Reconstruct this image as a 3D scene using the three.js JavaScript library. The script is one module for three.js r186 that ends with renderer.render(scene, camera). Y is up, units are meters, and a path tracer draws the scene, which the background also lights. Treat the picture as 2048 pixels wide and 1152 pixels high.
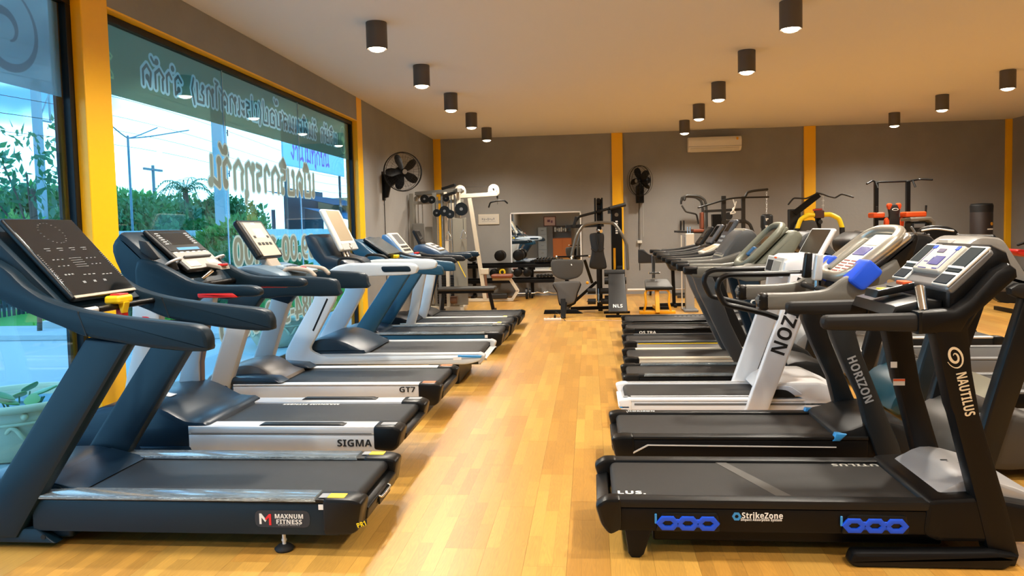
import * as THREE from 'three';
import { RoundedBoxGeometry } from 'three/addons/geometries/RoundedBoxGeometry.js';
import { mergeGeometries, toCreasedNormals } from 'three/addons/utils/BufferGeometryUtils.js';
import { TextGeometry } from 'three/addons/geometries/TextGeometry.js';
import { FontLoader } from 'three/addons/loaders/FontLoader.js';
import { createNoise2D, createNoise3D } from 'simplex-noise';

// ------------------------------------------------------------------ camera, sky, lamps, exposure
const scene = new THREE.Scene();
const W = 2048, H = 1152, FOCAL = 1564.78;
const camera = new THREE.PerspectiveCamera(2 * Math.atan(H / 2 / FOCAL) * 180 / Math.PI, W / H, 0.05, 400);
camera.position.set(0, 1.4897, 0);
camera.rotation.set(-0.0596, 0.1005, -0.0238, 'YXZ');
camera.setViewOffset(W, H, 0, 26.3, W, H);
const renderer = new THREE.WebGLRenderer({ antialias: true });
renderer.toneMapping = THREE.LinearToneMapping;
renderer.toneMappingExposure = 1.06;
renderer.shadowMap.enabled = true;
const SKY_STRENGTH = 2.3;          // clouds and air
const LAMP_CANDELA = 22;           // each ceiling downlight
const LAMP_COLOR = new THREE.Color(1.0, 0.91, 0.78);

function mulberry(a) { return () => { a |= 0; a = a + 0x6D2B79F5 | 0; let t = Math.imul(a ^ a >>> 15, 1 | a); t = t + Math.imul(t ^ t >>> 7, 61 | t) ^ t; return ((t ^ t >>> 14) >>> 0) / 4294967296; }; }
const rnd = mulberry(71);
const n2 = createNoise2D(mulberry(5)), n3 = createNoise3D(mulberry(9));
const fbm2 = (x, y, o = 4) => { let s = 0, a = .5; for (let i = 0; i < o; i++, a *= .5, x *= 2.03, y *= 2.03) s += a * n2(x, y); return s; };
const fbm3 = (x, y, z, o = 5) => { let s = 0, a = .5; for (let i = 0; i < o; i++, a *= .5, x *= 2.03, y *= 2.03, z *= 2.03) s += a * n3(x, y, z); return s; };
const sst = THREE.MathUtils.smoothstep, lerp = THREE.MathUtils.lerp;

{ // a bright, partly clouded sky: white and hazy low down, blue between the clouds above
  const w = 1024, h = 512, d = new Float32Array(w * h * 4);
  for (let j = 0; j < h; j++) for (let i = 0; i < w; i++) {
    const el = ((j + .5) / h - .5) * Math.PI, az = ((i + .5) / w - .5) * 2 * Math.PI, y = Math.sin(el), c = Math.cos(el), x = Math.cos(az) * c, z = Math.sin(az) * c, o = (j * w + i) * 4;
    const up = Math.max(0, y), k = 1 / (up + .22);
    const cl = fbm3(x * k * .9, z * k * .9, 3.1, 6), low = 1 - sst(up, .085, .15);
    const m = sst(cl + low * 1.1 - .06, -.05, .35), soft = .82 + .25 * fbm3(x * k * 2.2 + 7, z * k * 2.2, 1.7, 4);
    const hz = Math.pow(1 - up, 4), air = [lerp(.16, .30, hz), lerp(.36, .50, hz), lerp(.66, .62, hz)];
    const cloud = [3.4 * soft, 3.2 * soft, 3.1 * soft], g = y < 0 ? .5 : 1;
    for (let q = 0; q < 3; q++) d[o + q] = g * lerp(air[q], cloud[q], m);
    d[o + 3] = 1;
  }
  const t = new THREE.DataTexture(d, w, h, THREE.RGBAFormat, THREE.FloatType);
  t.mapping = THREE.EquirectangularReflectionMapping; t.magFilter = THREE.LinearFilter; t.needsUpdate = true;
  scene.background = t; scene.environment = t; scene.backgroundIntensity = SKY_STRENGTH; scene.environmentIntensity = SKY_STRENGTH;
}

// ------------------------------------------------------------------ helpers
const XL = -3.392, XR = 8.608, ZB = -17.09, ZF = 4.2, CEIL = 3.474;   // inner faces of the room
const S = (hex, roughness = .5, metalness = 0, extra = {}) => new THREE.MeshPhysicalMaterial({ color: hex, roughness, metalness, ...extra });
const names = new Map();
function numbered(n) { const k = names.get(n) ?? 0; names.set(n, k + 1); return k ? n + '_' + String(k).padStart(3, '0') : n; }
function mesh(name, geo, mat, parent, top = parent === scene) {
  const m = new THREE.Mesh(geo, mat); m.name = top ? numbered(name) : name; m.castShadow = m.receiveShadow = true; parent.add(m); return m;
}
function tag(o, label, category, group, kind) { if (label) o.userData.label = label; if (category) o.userData.category = category; if (group) o.userData.group = group; if (kind) o.userData.kind = kind; return o; }
function thing(name, label, category, pos = [0, 0, 0], turn = 0, group) {
  const g = new THREE.Group(); g.name = numbered(name); g.position.set(...pos); g.rotation.y = turn; scene.add(g); return tag(g, label, category, group);
}
function structure(name, geo, mat, parent = scene) { const m = mesh(name, geo, mat, parent); if (parent === scene) m.userData.kind = 'structure'; return m; }
const at = (g, x, y, z) => g.translate(x, y, z);
const rbox = (x0, x1, y0, y1, z0, z1, r = .006, seg = 2) => {
  const w = Math.abs(x1 - x0), h = Math.abs(y1 - y0), d = Math.abs(z1 - z0), rr = Math.min(r, w * .45, h * .45, d * .45);
  return at(r > 0 ? new RoundedBoxGeometry(w, h, d, seg, rr) : new THREE.BoxGeometry(w, h, d), (x0 + x1) / 2, (y0 + y1) / 2, (z0 + z1) / 2);
};
const V = (a) => new THREE.Vector3(...a);
const clean = (g) => { if (g.index) g = g.toNonIndexed(); for (const k of Object.keys(g.attributes)) if (!['position', 'normal', 'uv'].includes(k)) g.deleteAttribute(k); return g; };
const join = (...gs) => mergeGeometries(gs.flat().map(clean));
function tubeG(pts, r, { seg = 0, rad = 10, tension = .5, closed = false, caps = true, type = 'catmullrom' } = {}) {
  const v = pts.map(V), c = new THREE.CatmullRomCurve3(v, closed, type, tension);
  const g = new THREE.TubeGeometry(c, seg || Math.max(2, (pts.length - 1) * 8), r, rad, closed);
  if (closed || !caps) return g;
  const out = [g];
  for (const [i, j] of [[0, 1], [v.length - 1, v.length - 2]]) out.push(at(new THREE.SphereGeometry(r, rad, 6), ...v[i].toArray()));
  return join(out);
}
function barG(a, b, r, rad = 10) { // straight round bar
  const A = V(a), B = V(b), g = new THREE.CylinderGeometry(r, r, A.distanceTo(B), rad);
  g.applyQuaternion(new THREE.Quaternion().setFromUnitVectors(new THREE.Vector3(0, 1, 0), B.clone().sub(A).normalize()));
  return g.translate((A.x + B.x) / 2, (A.y + B.y) / 2, (A.z + B.z) / 2);
}
function beamG(a, b, w, d, r = .006) { // straight square tube from a to b, w across z-ish, d in plane
  const A = V(a), B = V(b), g = new RoundedBoxGeometry(d, A.distanceTo(B), w, 2, Math.min(r, w * .4, d * .4));
  const y = B.clone().sub(A).normalize(), zr = Math.abs(y.z) > .9 ? new THREE.Vector3(1, 0, 0) : new THREE.Vector3(0, 0, 1);
  const x = new THREE.Vector3().crossVectors(y, zr).normalize(), z = new THREE.Vector3().crossVectors(x, y);
  g.applyMatrix4(new THREE.Matrix4().makeBasis(x, y, z));
  return g.translate((A.x + B.x) / 2, (A.y + B.y) / 2, (A.z + B.z) / 2);
}
function smoothLoop(pts, n = 5, k = .5) { // rounds a closed outline
  const c = new THREE.CatmullRomCurve3(pts.map((p) => new THREE.Vector3(p[0], p[1], 0)), true, 'catmullrom', k), o = [];
  for (const p of c.getPoints(pts.length * n).slice(0, -1)) o.push([p.x, p.y]);
  return o;
}
function chamfer(pts, r) { // rounds each corner of a closed outline by about r
  const o = [], n = pts.length;
  for (let i = 0; i < n; i++) {
    const P = new THREE.Vector2(...pts[i]), A = new THREE.Vector2(...pts[(i + n - 1) % n]), B = new THREE.Vector2(...pts[(i + 1) % n]);
    const ra = Math.min(r, P.distanceTo(A) * .45), rb = Math.min(r, P.distanceTo(B) * .45), a = P.clone().add(A.sub(P).setLength(ra)), b = P.clone().add(B.sub(P).setLength(rb));
    for (let t = 0; t <= 3; t++) { const u = t / 3; o.push([(1 - u) ** 2 * a.x + 2 * u * (1 - u) * P.x + u * u * b.x, (1 - u) ** 2 * a.y + 2 * u * (1 - u) * P.y + u * u * b.y]); }
  }
  return o;
}
function prismG(pts, z0, z1, bevel = .008, holes = [], seg = 2) { // outline in x, y pushed from z0 to z1, edges rounded
  const zz = Math.min(z0, z1), d = Math.abs(z1 - z0), b = Math.min(bevel, d * .45);
  const s = new THREE.Shape(pts.map((p) => new THREE.Vector2(...p)));
  for (const h of holes) s.holes.push(new THREE.Path(h.map((p) => new THREE.Vector2(...p))));
  const g = new THREE.ExtrudeGeometry(s, { depth: d - 2 * b, bevelEnabled: b > 0, bevelThickness: b, bevelSize: b, bevelOffset: -b, bevelSegments: seg, curveSegments: 4 });
  return toCreasedNormals(at(g, 0, 0, zz + b), .7);
}
const lathe = (pts, seg = 24) => new THREE.LatheGeometry(pts.map((p) => new THREE.Vector2(...p)), seg);
const font = await new FontLoader().loadAsync('fonts/droid/droid_sans_bold.typeface.json');
function textG(str, size, depth = .0015, squash = 1) { // centred on the origin, in the x, y plane
  const g = new TextGeometry(str, { font, size, depth, curveSegments: 3, bevelEnabled: false });
  g.computeBoundingBox(); const b = g.boundingBox;
  g.translate(-(b.min.x + b.max.x) / 2, -(b.min.y + b.max.y) / 2, 0); g.scale(squash, 1, 1); return clean(g);
}
function tex(w, h, f, srgb = false, rep = [1, 1]) { // f(u, v, i, j) gives [r, g, b] in 0..1 (or one value)
  const d = new Uint8Array(w * h * 4);
  for (let j = 0; j < h; j++) for (let i = 0; i < w; i++) {
    let c = f(i / w, j / h, i, j); if (typeof c === 'number') c = [c, c, c];
    const o = (j * w + i) * 4; for (let k = 0; k < 3; k++) d[o + k] = Math.max(0, Math.min(255, c[k] * 255)); d[o + 3] = 255;
  }
  const t = new THREE.DataTexture(d, w, h); t.wrapS = t.wrapT = THREE.RepeatWrapping; t.magFilter = THREE.LinearFilter; t.repeat.set(...rep);
  if (srgb) t.colorSpace = THREE.SRGBColorSpace; t.needsUpdate = true; return t;
}
const tile = (f, u, v, per) => { // makes noise f(x, y) repeat with period per
  const x = u * per, y = v * per, a = u, b = v;
  return f(x, y) * (1 - a) * (1 - b) + f(x - per, y) * a * (1 - b) + f(x, y - per) * (1 - a) * b + f(x - per, y - per) * a * b;
};
function canvasTex(w, h, draw) {
  const c = document.createElement('canvas'); c.width = w; c.height = h; const x = c.getContext('2d'); draw(x, w, h);
  const t = new THREE.CanvasTexture(c); t.colorSpace = THREE.SRGBColorSpace; t.magFilter = THREE.LinearFilter; return t;
}
// ------------------------------------------------------------------ Thai lettering, drawn stroke by stroke
const TH = { // width, strokes (points, y down, 0 top to 1 baseline), loops [x, y]
  'บ': [.9, [[[.14, .2], [.14, 1], [.76, 1], [.76, 0]]], [[.2, .12]]], 'ป': [.9, [[[.14, .2], [.14, 1], [.76, 1], [.76, -.4]]], [[.2, .12]]],
  'ษ': [1, [[[.14, .2], [.14, 1], [.76, 1], [.76, 0]], [[.45, .55], [.62, .6], [.98, .42]]], [[.2, .12]]], 'ร': [.62, [[[.5, .03], [.12, .1], [.14, .34], [.5, .42], [.5, .9]]], [[.42, .92]]],
  'ท': [.9, [[[.16, .2], [.16, 1]], [[.16, .5], [.5, 0], [.76, .14], [.76, 1]]], [[.12, .12]]], 'ว': [.7, [[[.08, .26], [.3, 0], [.58, .2], [.58, .85]]], [[.48, .9]]],
  'น': [.98, [[[.16, .2], [.16, 1], [.7, .76], [.7, 0]]], [[.12, .12], [.8, .9]]], 'ฟ': [.94, [[[.14, .2], [.14, 1], [.43, .4], [.74, 1], [.74, -.4]]], [[.2, .12]]],
  'ต': [.9, [[[.2, 1], [.08, .5], [.16, .06], [.4, .18], [.6, .02], [.76, .3], [.76, 1]]], [[.32, .66]]], 'เ': [.36, [[[.12, 0], [.12, .84]]], [[.2, .9]]],
  'ส': [.86, [[[.1, .12], [.4, 0], [.64, .2], [.64, 1]], [[.64, .52], [.24, .4], [.1, .7], [.14, .95]], [[.6, .08], [.86, -.14]]], [[.24, .9]]], 'ช': [.98, [[[.2, .24], [.06, .06], [.32, .04], [.32, 1], [.76, 1], [.76, .24], [.94, 0]]], [[.14, .26]]],
  'อ': [.88, [[[.1, .16], [.4, 0], [.74, .2], [.74, 1], [.14, 1], [.14, .6]]], [[.22, .52]]], 'ะ': [.46, [[[.1, .2], [.3, .34], [.4, .22]], [[.1, .68], [.3, .82], [.4, .7]]], [[.16, .36], [.16, .84]]],
  'ศ': [.96, [[[.12, 1], [.1, .3], [.4, 0], [.74, .3], [.74, 1]], [[.66, .12], [.94, -.16]]], [[.4, .6]]], 'ด': [.88, [[[.12, .5], [.1, .3], [.42, 0], [.74, .3], [.74, 1]], [[.12, .4], [.2, 1], [.36, .7]]], [[.4, .6]]],
  'ไ': [.42, [[[.28, 1], [.28, -.24], [.04, -.42], [.36, -.5]]], []], 'ย': [.9, [[[.18, .2], [.32, .44], [.1, .6], [.14, 1], [.76, 1], [.76, 0]]], [[.16, .12]]],
  'จ': [.8, [[[.08, .26], [.36, 0], [.66, .24], [.66, 1], [.4, .8]]], [[.34, .7]]], 'า': [.6, [[[.06, .26], [.26, 0], [.48, .2], [.48, 1]]], []], 'ำ': [.6, [[[.06, .26], [.26, 0], [.48, .2], [.48, 1]]], [[-.08, -.3]]],
  'ก': [.88, [[[.14, 1], [.14, .5], [.02, .34], [.38, 0], [.74, .26], [.74, 1]]], []], 'ง': [.66, [[[.04, .6], [.4, 1], [.54, .5], [.54, .2]]], [[.46, .12]]], 'ม': [.92, [[[.18, .2], [.18, .84], [.74, 1], [.74, 0]]], [[.14, .12], [.14, .9]]],
  'ิ': [0, [[[-.72, -.16], [-.5, -.4], [-.12, -.16], [-.72, -.16]]], []], 'ั': [0, [[[-.4, -.24], [-.16, -.26], [.02, -.46]]], [[-.42, -.34]]], '้': [0, [[[-.34, -.6], [-.16, -.56], [.04, -.82]]], [[-.38, -.68]]],
  'ุ': [0, [[[-.18, 1.18], [-.16, 1.5]]], [[-.24, 1.18]]], '(': [.46, [[[.34, -.2], [.12, .4], [.34, 1.2]]], []], ')': [.46, [[[.06, -.2], [.28, .4], [.06, 1.2]]], []], ' ': [.5, [], []],
};
const thaiWidth = (s) => [...s].reduce((a, c) => a + (TH[c]?.[0] ?? .8) + (TH[c]?.[0] ? .12 : 0), 0);
function thai(x, s, x0, y0, size, color, line) { // draws s with its top-left at x0, y0
  x.strokeStyle = color; x.lineWidth = line; x.lineJoin = x.lineCap = 'round'; let p = x0;
  for (const c of s) {
    const g = TH[c]; if (!g) continue;
    for (const st of g[1]) { x.beginPath(); st.forEach(([a, b], i) => (i ? x.lineTo : x.moveTo).call(x, p + a * size, y0 + b * size)); x.stroke(); }
    for (const [a, b] of g[2]) { x.beginPath(); x.arc(p + a * size, y0 + b * size, size * .085, 0, 7); x.stroke(); }
    p += (g[0] + (g[0] ? .12 : 0)) * size;
  }
}
// ------------------------------------------------------------------ materials
const plasterBump = tex(256, 256, (u, v) => .5 + .5 * tile((x, y) => fbm2(x, y, 5), u, v, 9), false, [1.2, 1.2]);
const wallTone = tex(256, 256, (u, v) => { const k = .545 + .03 * tile((x, y) => fbm2(x + 4, y, 5), u, v, 4); return [k, k * .992, k * .975]; }, true, [.3, .3]);
const M = {
  wall: new THREE.MeshPhysicalMaterial({ map: wallTone, roughness: .62, bumpMap: plasterBump, bumpScale: .002 }),
  ceiling: S('#dedbd6', .7, 0, { bumpMap: plasterBump, bumpScale: .0012 }),
  yellow: S('#ffc208', .42, 0, { clearcoat: .2, clearcoatRoughness: .4 }),
  frame: S('#15181c', .4, .5), black: S('#060607', .42, 0, { specularIntensity: .45 }), satin: S('#0b0c0d', .34, 0, { specularIntensity: .6 }), rubber: S('#0d0d0e', .7), grip: S('#121213', .6, 0, { specularIntensity: .6 }),
  dark: S('#111213', .44, 0, { specularIntensity: .55 }), charcoal: S('#0c2230', .42, .05, { specularIntensity: .6 }), slate: S('#191e21', .44, 0, { specularIntensity: .7 }), navy: S('#0f2434', .36, .1), grey: S('#6c6e70', .45, .2), mid: S('#4a4c4e', .45, .2), silver: S('#d3d4d5', .36, .4), alu: S('#c4c6c8', .36, .5), chrome: S('#d8dadc', .14, 1),  // charcoal: blue window daylight on dark plastic, painted into the base colour
  light: S('#b9bcbd', .42, .1), white: S('#e9eaea', .36, 0, { clearcoat: .3 }), offwhite: S('#d9d6cc', .45), cream: S('#cfc7b6', .45),
  red: S('#c2201c', .42), orange: S('#e0531b', .45), blue: S('#0448cc', .5), teal: S('#0a3644', .35, .1), skyblue: S('#2f86c4', .4), lemon: S('#f2d21b', .45), glossy: S('#06080a', .06, 0, { clearcoat: 1, clearcoatRoughness: .04 }),
  screen: S('#10161c', .1, 0, { clearcoat: 1 }), lcd: S('#3a4088', .2), brownpad: S('#7a4028', .5), leather: S('#1a1b1c', .5, 0, { sheen: .3 }), greypad: S('#4b4a48', .62), print: S('#e4e4e0', .6), ink: S('#101112', .6), redprint: S('#d8222a', .5), greyprint: S('#8a8d90', .5), goldpaint: S('#e7a30d', .38, .1),
};
const beltBump = tex(128, 128, (u, v, i, j) => .5 + .22 * ((i % 4 < 2) === (j % 4 < 2) ? 1 : -1) + .25 * (n2(i * .9, j * .9)), false, [22, 22]);
M.belt = S('#222120', .52, 0, { specularIntensity: .7, bumpMap: beltBump, bumpScale: .0006 });
M.beltDark = S('#12161a', .46, 0, { specularIntensity: .7, bumpMap: beltBump, bumpScale: .0006 });
const filmBump = tex(256, 256, (u, v) => { const a = tile((x, y) => 1 - Math.abs(n2(x * .5, y * 3.2) * .7 + n2(x * 1.3, y * 7) * .4), u, v, 10); return a * a; }, false, [3, 9]);
const filmTone = tex(256, 256, (u, v) => { const a = tile((x, y) => n2(x * .35, y * 3.4) * .6 + n2(x * 1.1, y * 9) * .4, u, v, 8) * .5 + .5, b = tile((x, y) => n2(x + 3, y * 2), u, v, 14) * .5 + .5, k = .46 + .6 * a * a + .2 * b * b; return [k * .9, k * .97, k]; }, true, [1.6, 7]);
M.film = S('#ffffff', .2, .08, { map: filmTone, bumpMap: filmBump, bumpScale: .012, clearcoat: 1, clearcoatRoughness: .12 });
M.glass = new THREE.MeshPhysicalMaterial({ color: new THREE.Color().setRGB(.50, .80, .98), roughness: 0, transmission: 1, thickness: 0, ior: 1.5 });
M.mirror = S('#dfe3e3', .015, 1);
// ------------------------------------------------------------------ room
{
  const woodTex = [0, 1, 2].map((k) => tex(192, 768, (u, v) => {
    const strip = Math.floor(u * 3), off = [.13, .61, .37][(strip + k) % 3], seg = Math.floor(v * 2 + off * 2 + k * .31), id = strip * 7 + seg * 13 + k * 29;
    const tone = ((Math.sin(id * 12.9898) * 43758.5453) % 1 + 1) % 1, edge = Math.min(u * 3 - strip, strip + 1 - u * 3);
    const wav = n2(u * 5 + id, v * 3.2) * 1.4, g = .5 + .5 * Math.sin((u * 44 + wav * 5 + id) * 1.5), fine = n2(u * 120 + id, v * 9) * .5 + .5;
    const l = .80 + .10 * tone - .055 * g * (.4 + .6 * (n2(v * 2 + id, u) * .5 + .5)) - .05 * fine * fine - (edge < .02 ? .05 : 0);
    return [.91 * l, .705 * l - .01, .335 * l - .01];
  }, true));
  const woods = []; for (const t of woodTex) for (const c of ['#ffffff', '#f4ebe2']) woods.push(new THREE.MeshPhysicalMaterial({ map: t, color: c, roughness: .36, clearcoat: .25, clearcoatRoughness: .3 }));
  const floor = structure('floor', rbox(XL - .1, XR + .1, -.13, -.009, ZB - .1, ZF + .1, 0), S('#a87a42', .8));
  const bw = .192, bl = 1.285, plank = rbox(-bw / 2 + .0003, bw / 2 - .0003, -.009, 0, -bl / 2 + .0003, bl / 2 - .0003, 0);
  { const p = plank.attributes.position, uv = plank.attributes.uv; for (let i = 0; i < p.count; i++) uv.setXY(i, p.getX(i) / bw + .5, p.getZ(i) / bl + .5); }
  camera.updateMatrixWorld(); camera.updateProjectionMatrix();
  const all = [];
  for (let i = 0; XL + (i + .5) * bw < XR; i++) for (let j = -1; j < 20; j++) {
    const x = XL + (i + .5) * bw, z = ZF - (j + .5) * bl - (i * .43 % 1) * bl;
    if (z + bl / 2 < ZB || z - bl / 2 > ZF) continue;
    const c = new THREE.Vector3(x, 0, z), q = c.clone().project(camera), d = c.distanceTo(camera.position);
    const inView = Math.abs(q.x) < 1.1 && q.y > -1.35 && z < -1.8, hidden = z > -12.6 && ((x < -1.25) || (x > .45 && x < 1.9));
    all.push({ x, z, v: (inView ? 1 : 0) * (hidden ? .02 : 1) / (d * d * d), w: Math.floor(rnd() * woods.length), r: rnd() < .5 });
  }
  const edge = []; all.sort((a, b) => b.v - a.v);
  const rest = woods.map(() => []);
  all.forEach((b, i) => {
    const z0 = Math.max(ZB, b.z - bl / 2), z1 = Math.min(ZF, b.z + bl / 2); if (z1 - z0 < .05) return;
    if (i < 300 && z1 - z0 > bl - .01) { const m = mesh('plank', plank, woods[b.w], floor); m.position.set(b.x, 0, b.z); if (b.r) m.rotation.y = Math.PI; }
    else { const g = plank.clone(); if (b.r) g.rotateY(Math.PI); g.scale(1, 1, (z1 - z0) / bl); rest[b.w].push(g.translate(b.x, 0, (z0 + z1) / 2)); }
  });
  const gs = rest.map((r, k) => (r.length ? mergeGeometries(r) : null)), far = mergeGeometries(gs.filter(Boolean), true);
  const m = mesh('plank_field', far, woods.filter((_, k) => gs[k]), floor); m.userData.kind = 'stuff';

  structure('ceiling', rbox(XL - .3, XR + .3, CEIL, CEIL + .15, ZB - .3, ZF + .3, 0), M.ceiling);
  const uvbox = (x0, x1, y0, y1, z0, z1) => { const g = rbox(x0, x1, y0, y1, z0, z1, 0), p = g.attributes.position, n = g.attributes.normal; for (let i = 0; i < p.count; i++) { const ax = Math.abs(n.getX(i)) > .5; g.attributes.uv.setXY(i, ax ? p.getZ(i) : p.getX(i), Math.abs(n.getY(i)) > .5 ? p.getZ(i) : p.getY(i)); } return g; };
  structure('wall_back', uvbox(XL - .3, XR + .3, -.13, CEIL, ZB - .15, ZB), M.wall);
  structure('wall_right', uvbox(XR, XR + .15, -.13, CEIL, ZB, ZF), M.wall);
  structure('wall_front', uvbox(XL - .3, XR + .3, -.13, CEIL, ZF, ZF + .15), M.wall);
  const B0 = -5.06, B1 = -5.36, C0 = -11.37, C1 = -11.62, TOP = 3.12, D0 = .8;
  structure('wall_left', join(uvbox(XL - .13, XL, -.13, CEIL, ZB, C1), uvbox(XL - .13, XL, TOP + .012, CEIL, C0, B1), uvbox(XL - .13, XL, TOP + .012, CEIL, B0, D0), uvbox(XL - .13, XL, -.13, CEIL, D0, ZF)), M.wall);
  // yellow steel columns and lintels
  let tr = 0; const trim = (g) => structure('trim_' + (++tr), g, M.yellow);
  for (const [z0, z1] of [[B0, B1], [C0, C1]]) trim(rbox(XL - .13, XL + .004, -.12, CEIL - .002, z0, z1, .008));
  trim(rbox(XL - .13, XL + .003, TOP - .002, TOP + .012, C0 + .002, B1 - .002, .002)); trim(rbox(XL - .13, XL + .003, TOP - .002, TOP + .012, B0 + .002, D0, .002));
  trim(rbox(XL, XL + .16, 0, CEIL - .002, ZB, ZB + .05, .006));
  for (let i = 1; i < 4; i++) trim(rbox(XL + 4 * i - .118, Math.min(XR, XL + 4 * i + .118), 0, CEIL - .002, ZB, ZB + .06, .006));
  // windows: black frame, panes with butt joints
  let wn = 0;
  for (const [z0, z1, joints] of [[B0, D0, [-3.1, -1.15]], [C0, B1, [-9.26, -7.3]]]) {
    const x = XL - .1, f = .055, w = structure('window_' + (++wn), join(rbox(x - .03, x + .03, 0, f, z0, z1, .004), rbox(x - .03, x + .03, TOP - f, TOP - .004, z0, z1, .004), rbox(x - .03, x + .03, f, TOP - f, z0, z0 + (z1 > z0 ? f : -f), .004), rbox(x - .03, x + .03, f, TOP - f, z1 - f, z1, .004),
      rbox(x - .055, x - .03, .02, TOP - .02, z0, z0 + .11, .003), rbox(x - .055, x - .03, .02, TOP - .02, z1 - .11, z1, .003), rbox(x - .055, x - .03, .02, .1, z0, z1, .003)), M.frame);
    const cuts = [z0 + .05, ...joints, z1 - .05];
    for (let i = 0; i < 3; i++) mesh('pane', rbox(x - .006, x + .004, .05, TOP - .05, cuts[i] + .003, cuts[i + 1] - .003, 0), M.glass, w);
    for (const j of joints) mesh('joint', rbox(x - .007, x + .006, .05, TOP - .05, j - .0015, j + .0015, 0), S('#bfd0d4', .5), w);
  }
}
// ------------------------------------------------------------------ ceiling downlights
{
  const body = lathe([[.078, .03], [.09, .028], [.094, 0], [.1, .002], [.1, .246], [.097, .25], [.001, .25]], 30);
  const lens = lathe([[.001, -.026], [.035, -.023], [.062, -.014], [.078, .002], [.084, .034], [.001, .036]], 26);
  const can0 = S('#5c5753', .45, .2), glow = S('#fff2dc', .4, 0, { emissive: '#ffe6c0', emissiveIntensity: 14 });  // black housing lightened to grey: the lamp bloom is in its colour
  const rows = []; for (let i = 0; i < 9; i++) rows.push(-15.42 + 2 * i);
  const col = [[-1.99, 'window side'], [1.84, 'middle'], [5.7, 'far right']];
  const ord = ['fifth', 'fourth', 'third', 'second', 'nearest visible'];
  for (const [c, [x, side]] of col.entries()) rows.forEach((z, k) => {
    const n = k < 5 ? ord[k] : null, un = ['sixth', 'seventh', 'eighth', 'ninth'][k - 5];
    const t = thing('ceiling_downlight', n ? `black cylinder downlight on the ceiling, ${n} from the camera in the ${side} row` : `black cylinder downlight above the picture, ${un} from the back wall in the ${side} row`, 'lamp', [x, CEIL - .25, z], 0, 'ceiling downlights in three rows');
    mesh('housing', body, can0, t); mesh('lens', lens, glow, t);
    const l = new THREE.SpotLight(LAMP_COLOR, LAMP_CANDELA, 0, 1.38, .8, 2); l.position.set(x, CEIL - .31, z); l.target.position.set(x, 0, z); l.castShadow = true; l.shadow.radius = 4; l.name = 'downlight_beam'; scene.add(l, l.target);
  });
}
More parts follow.
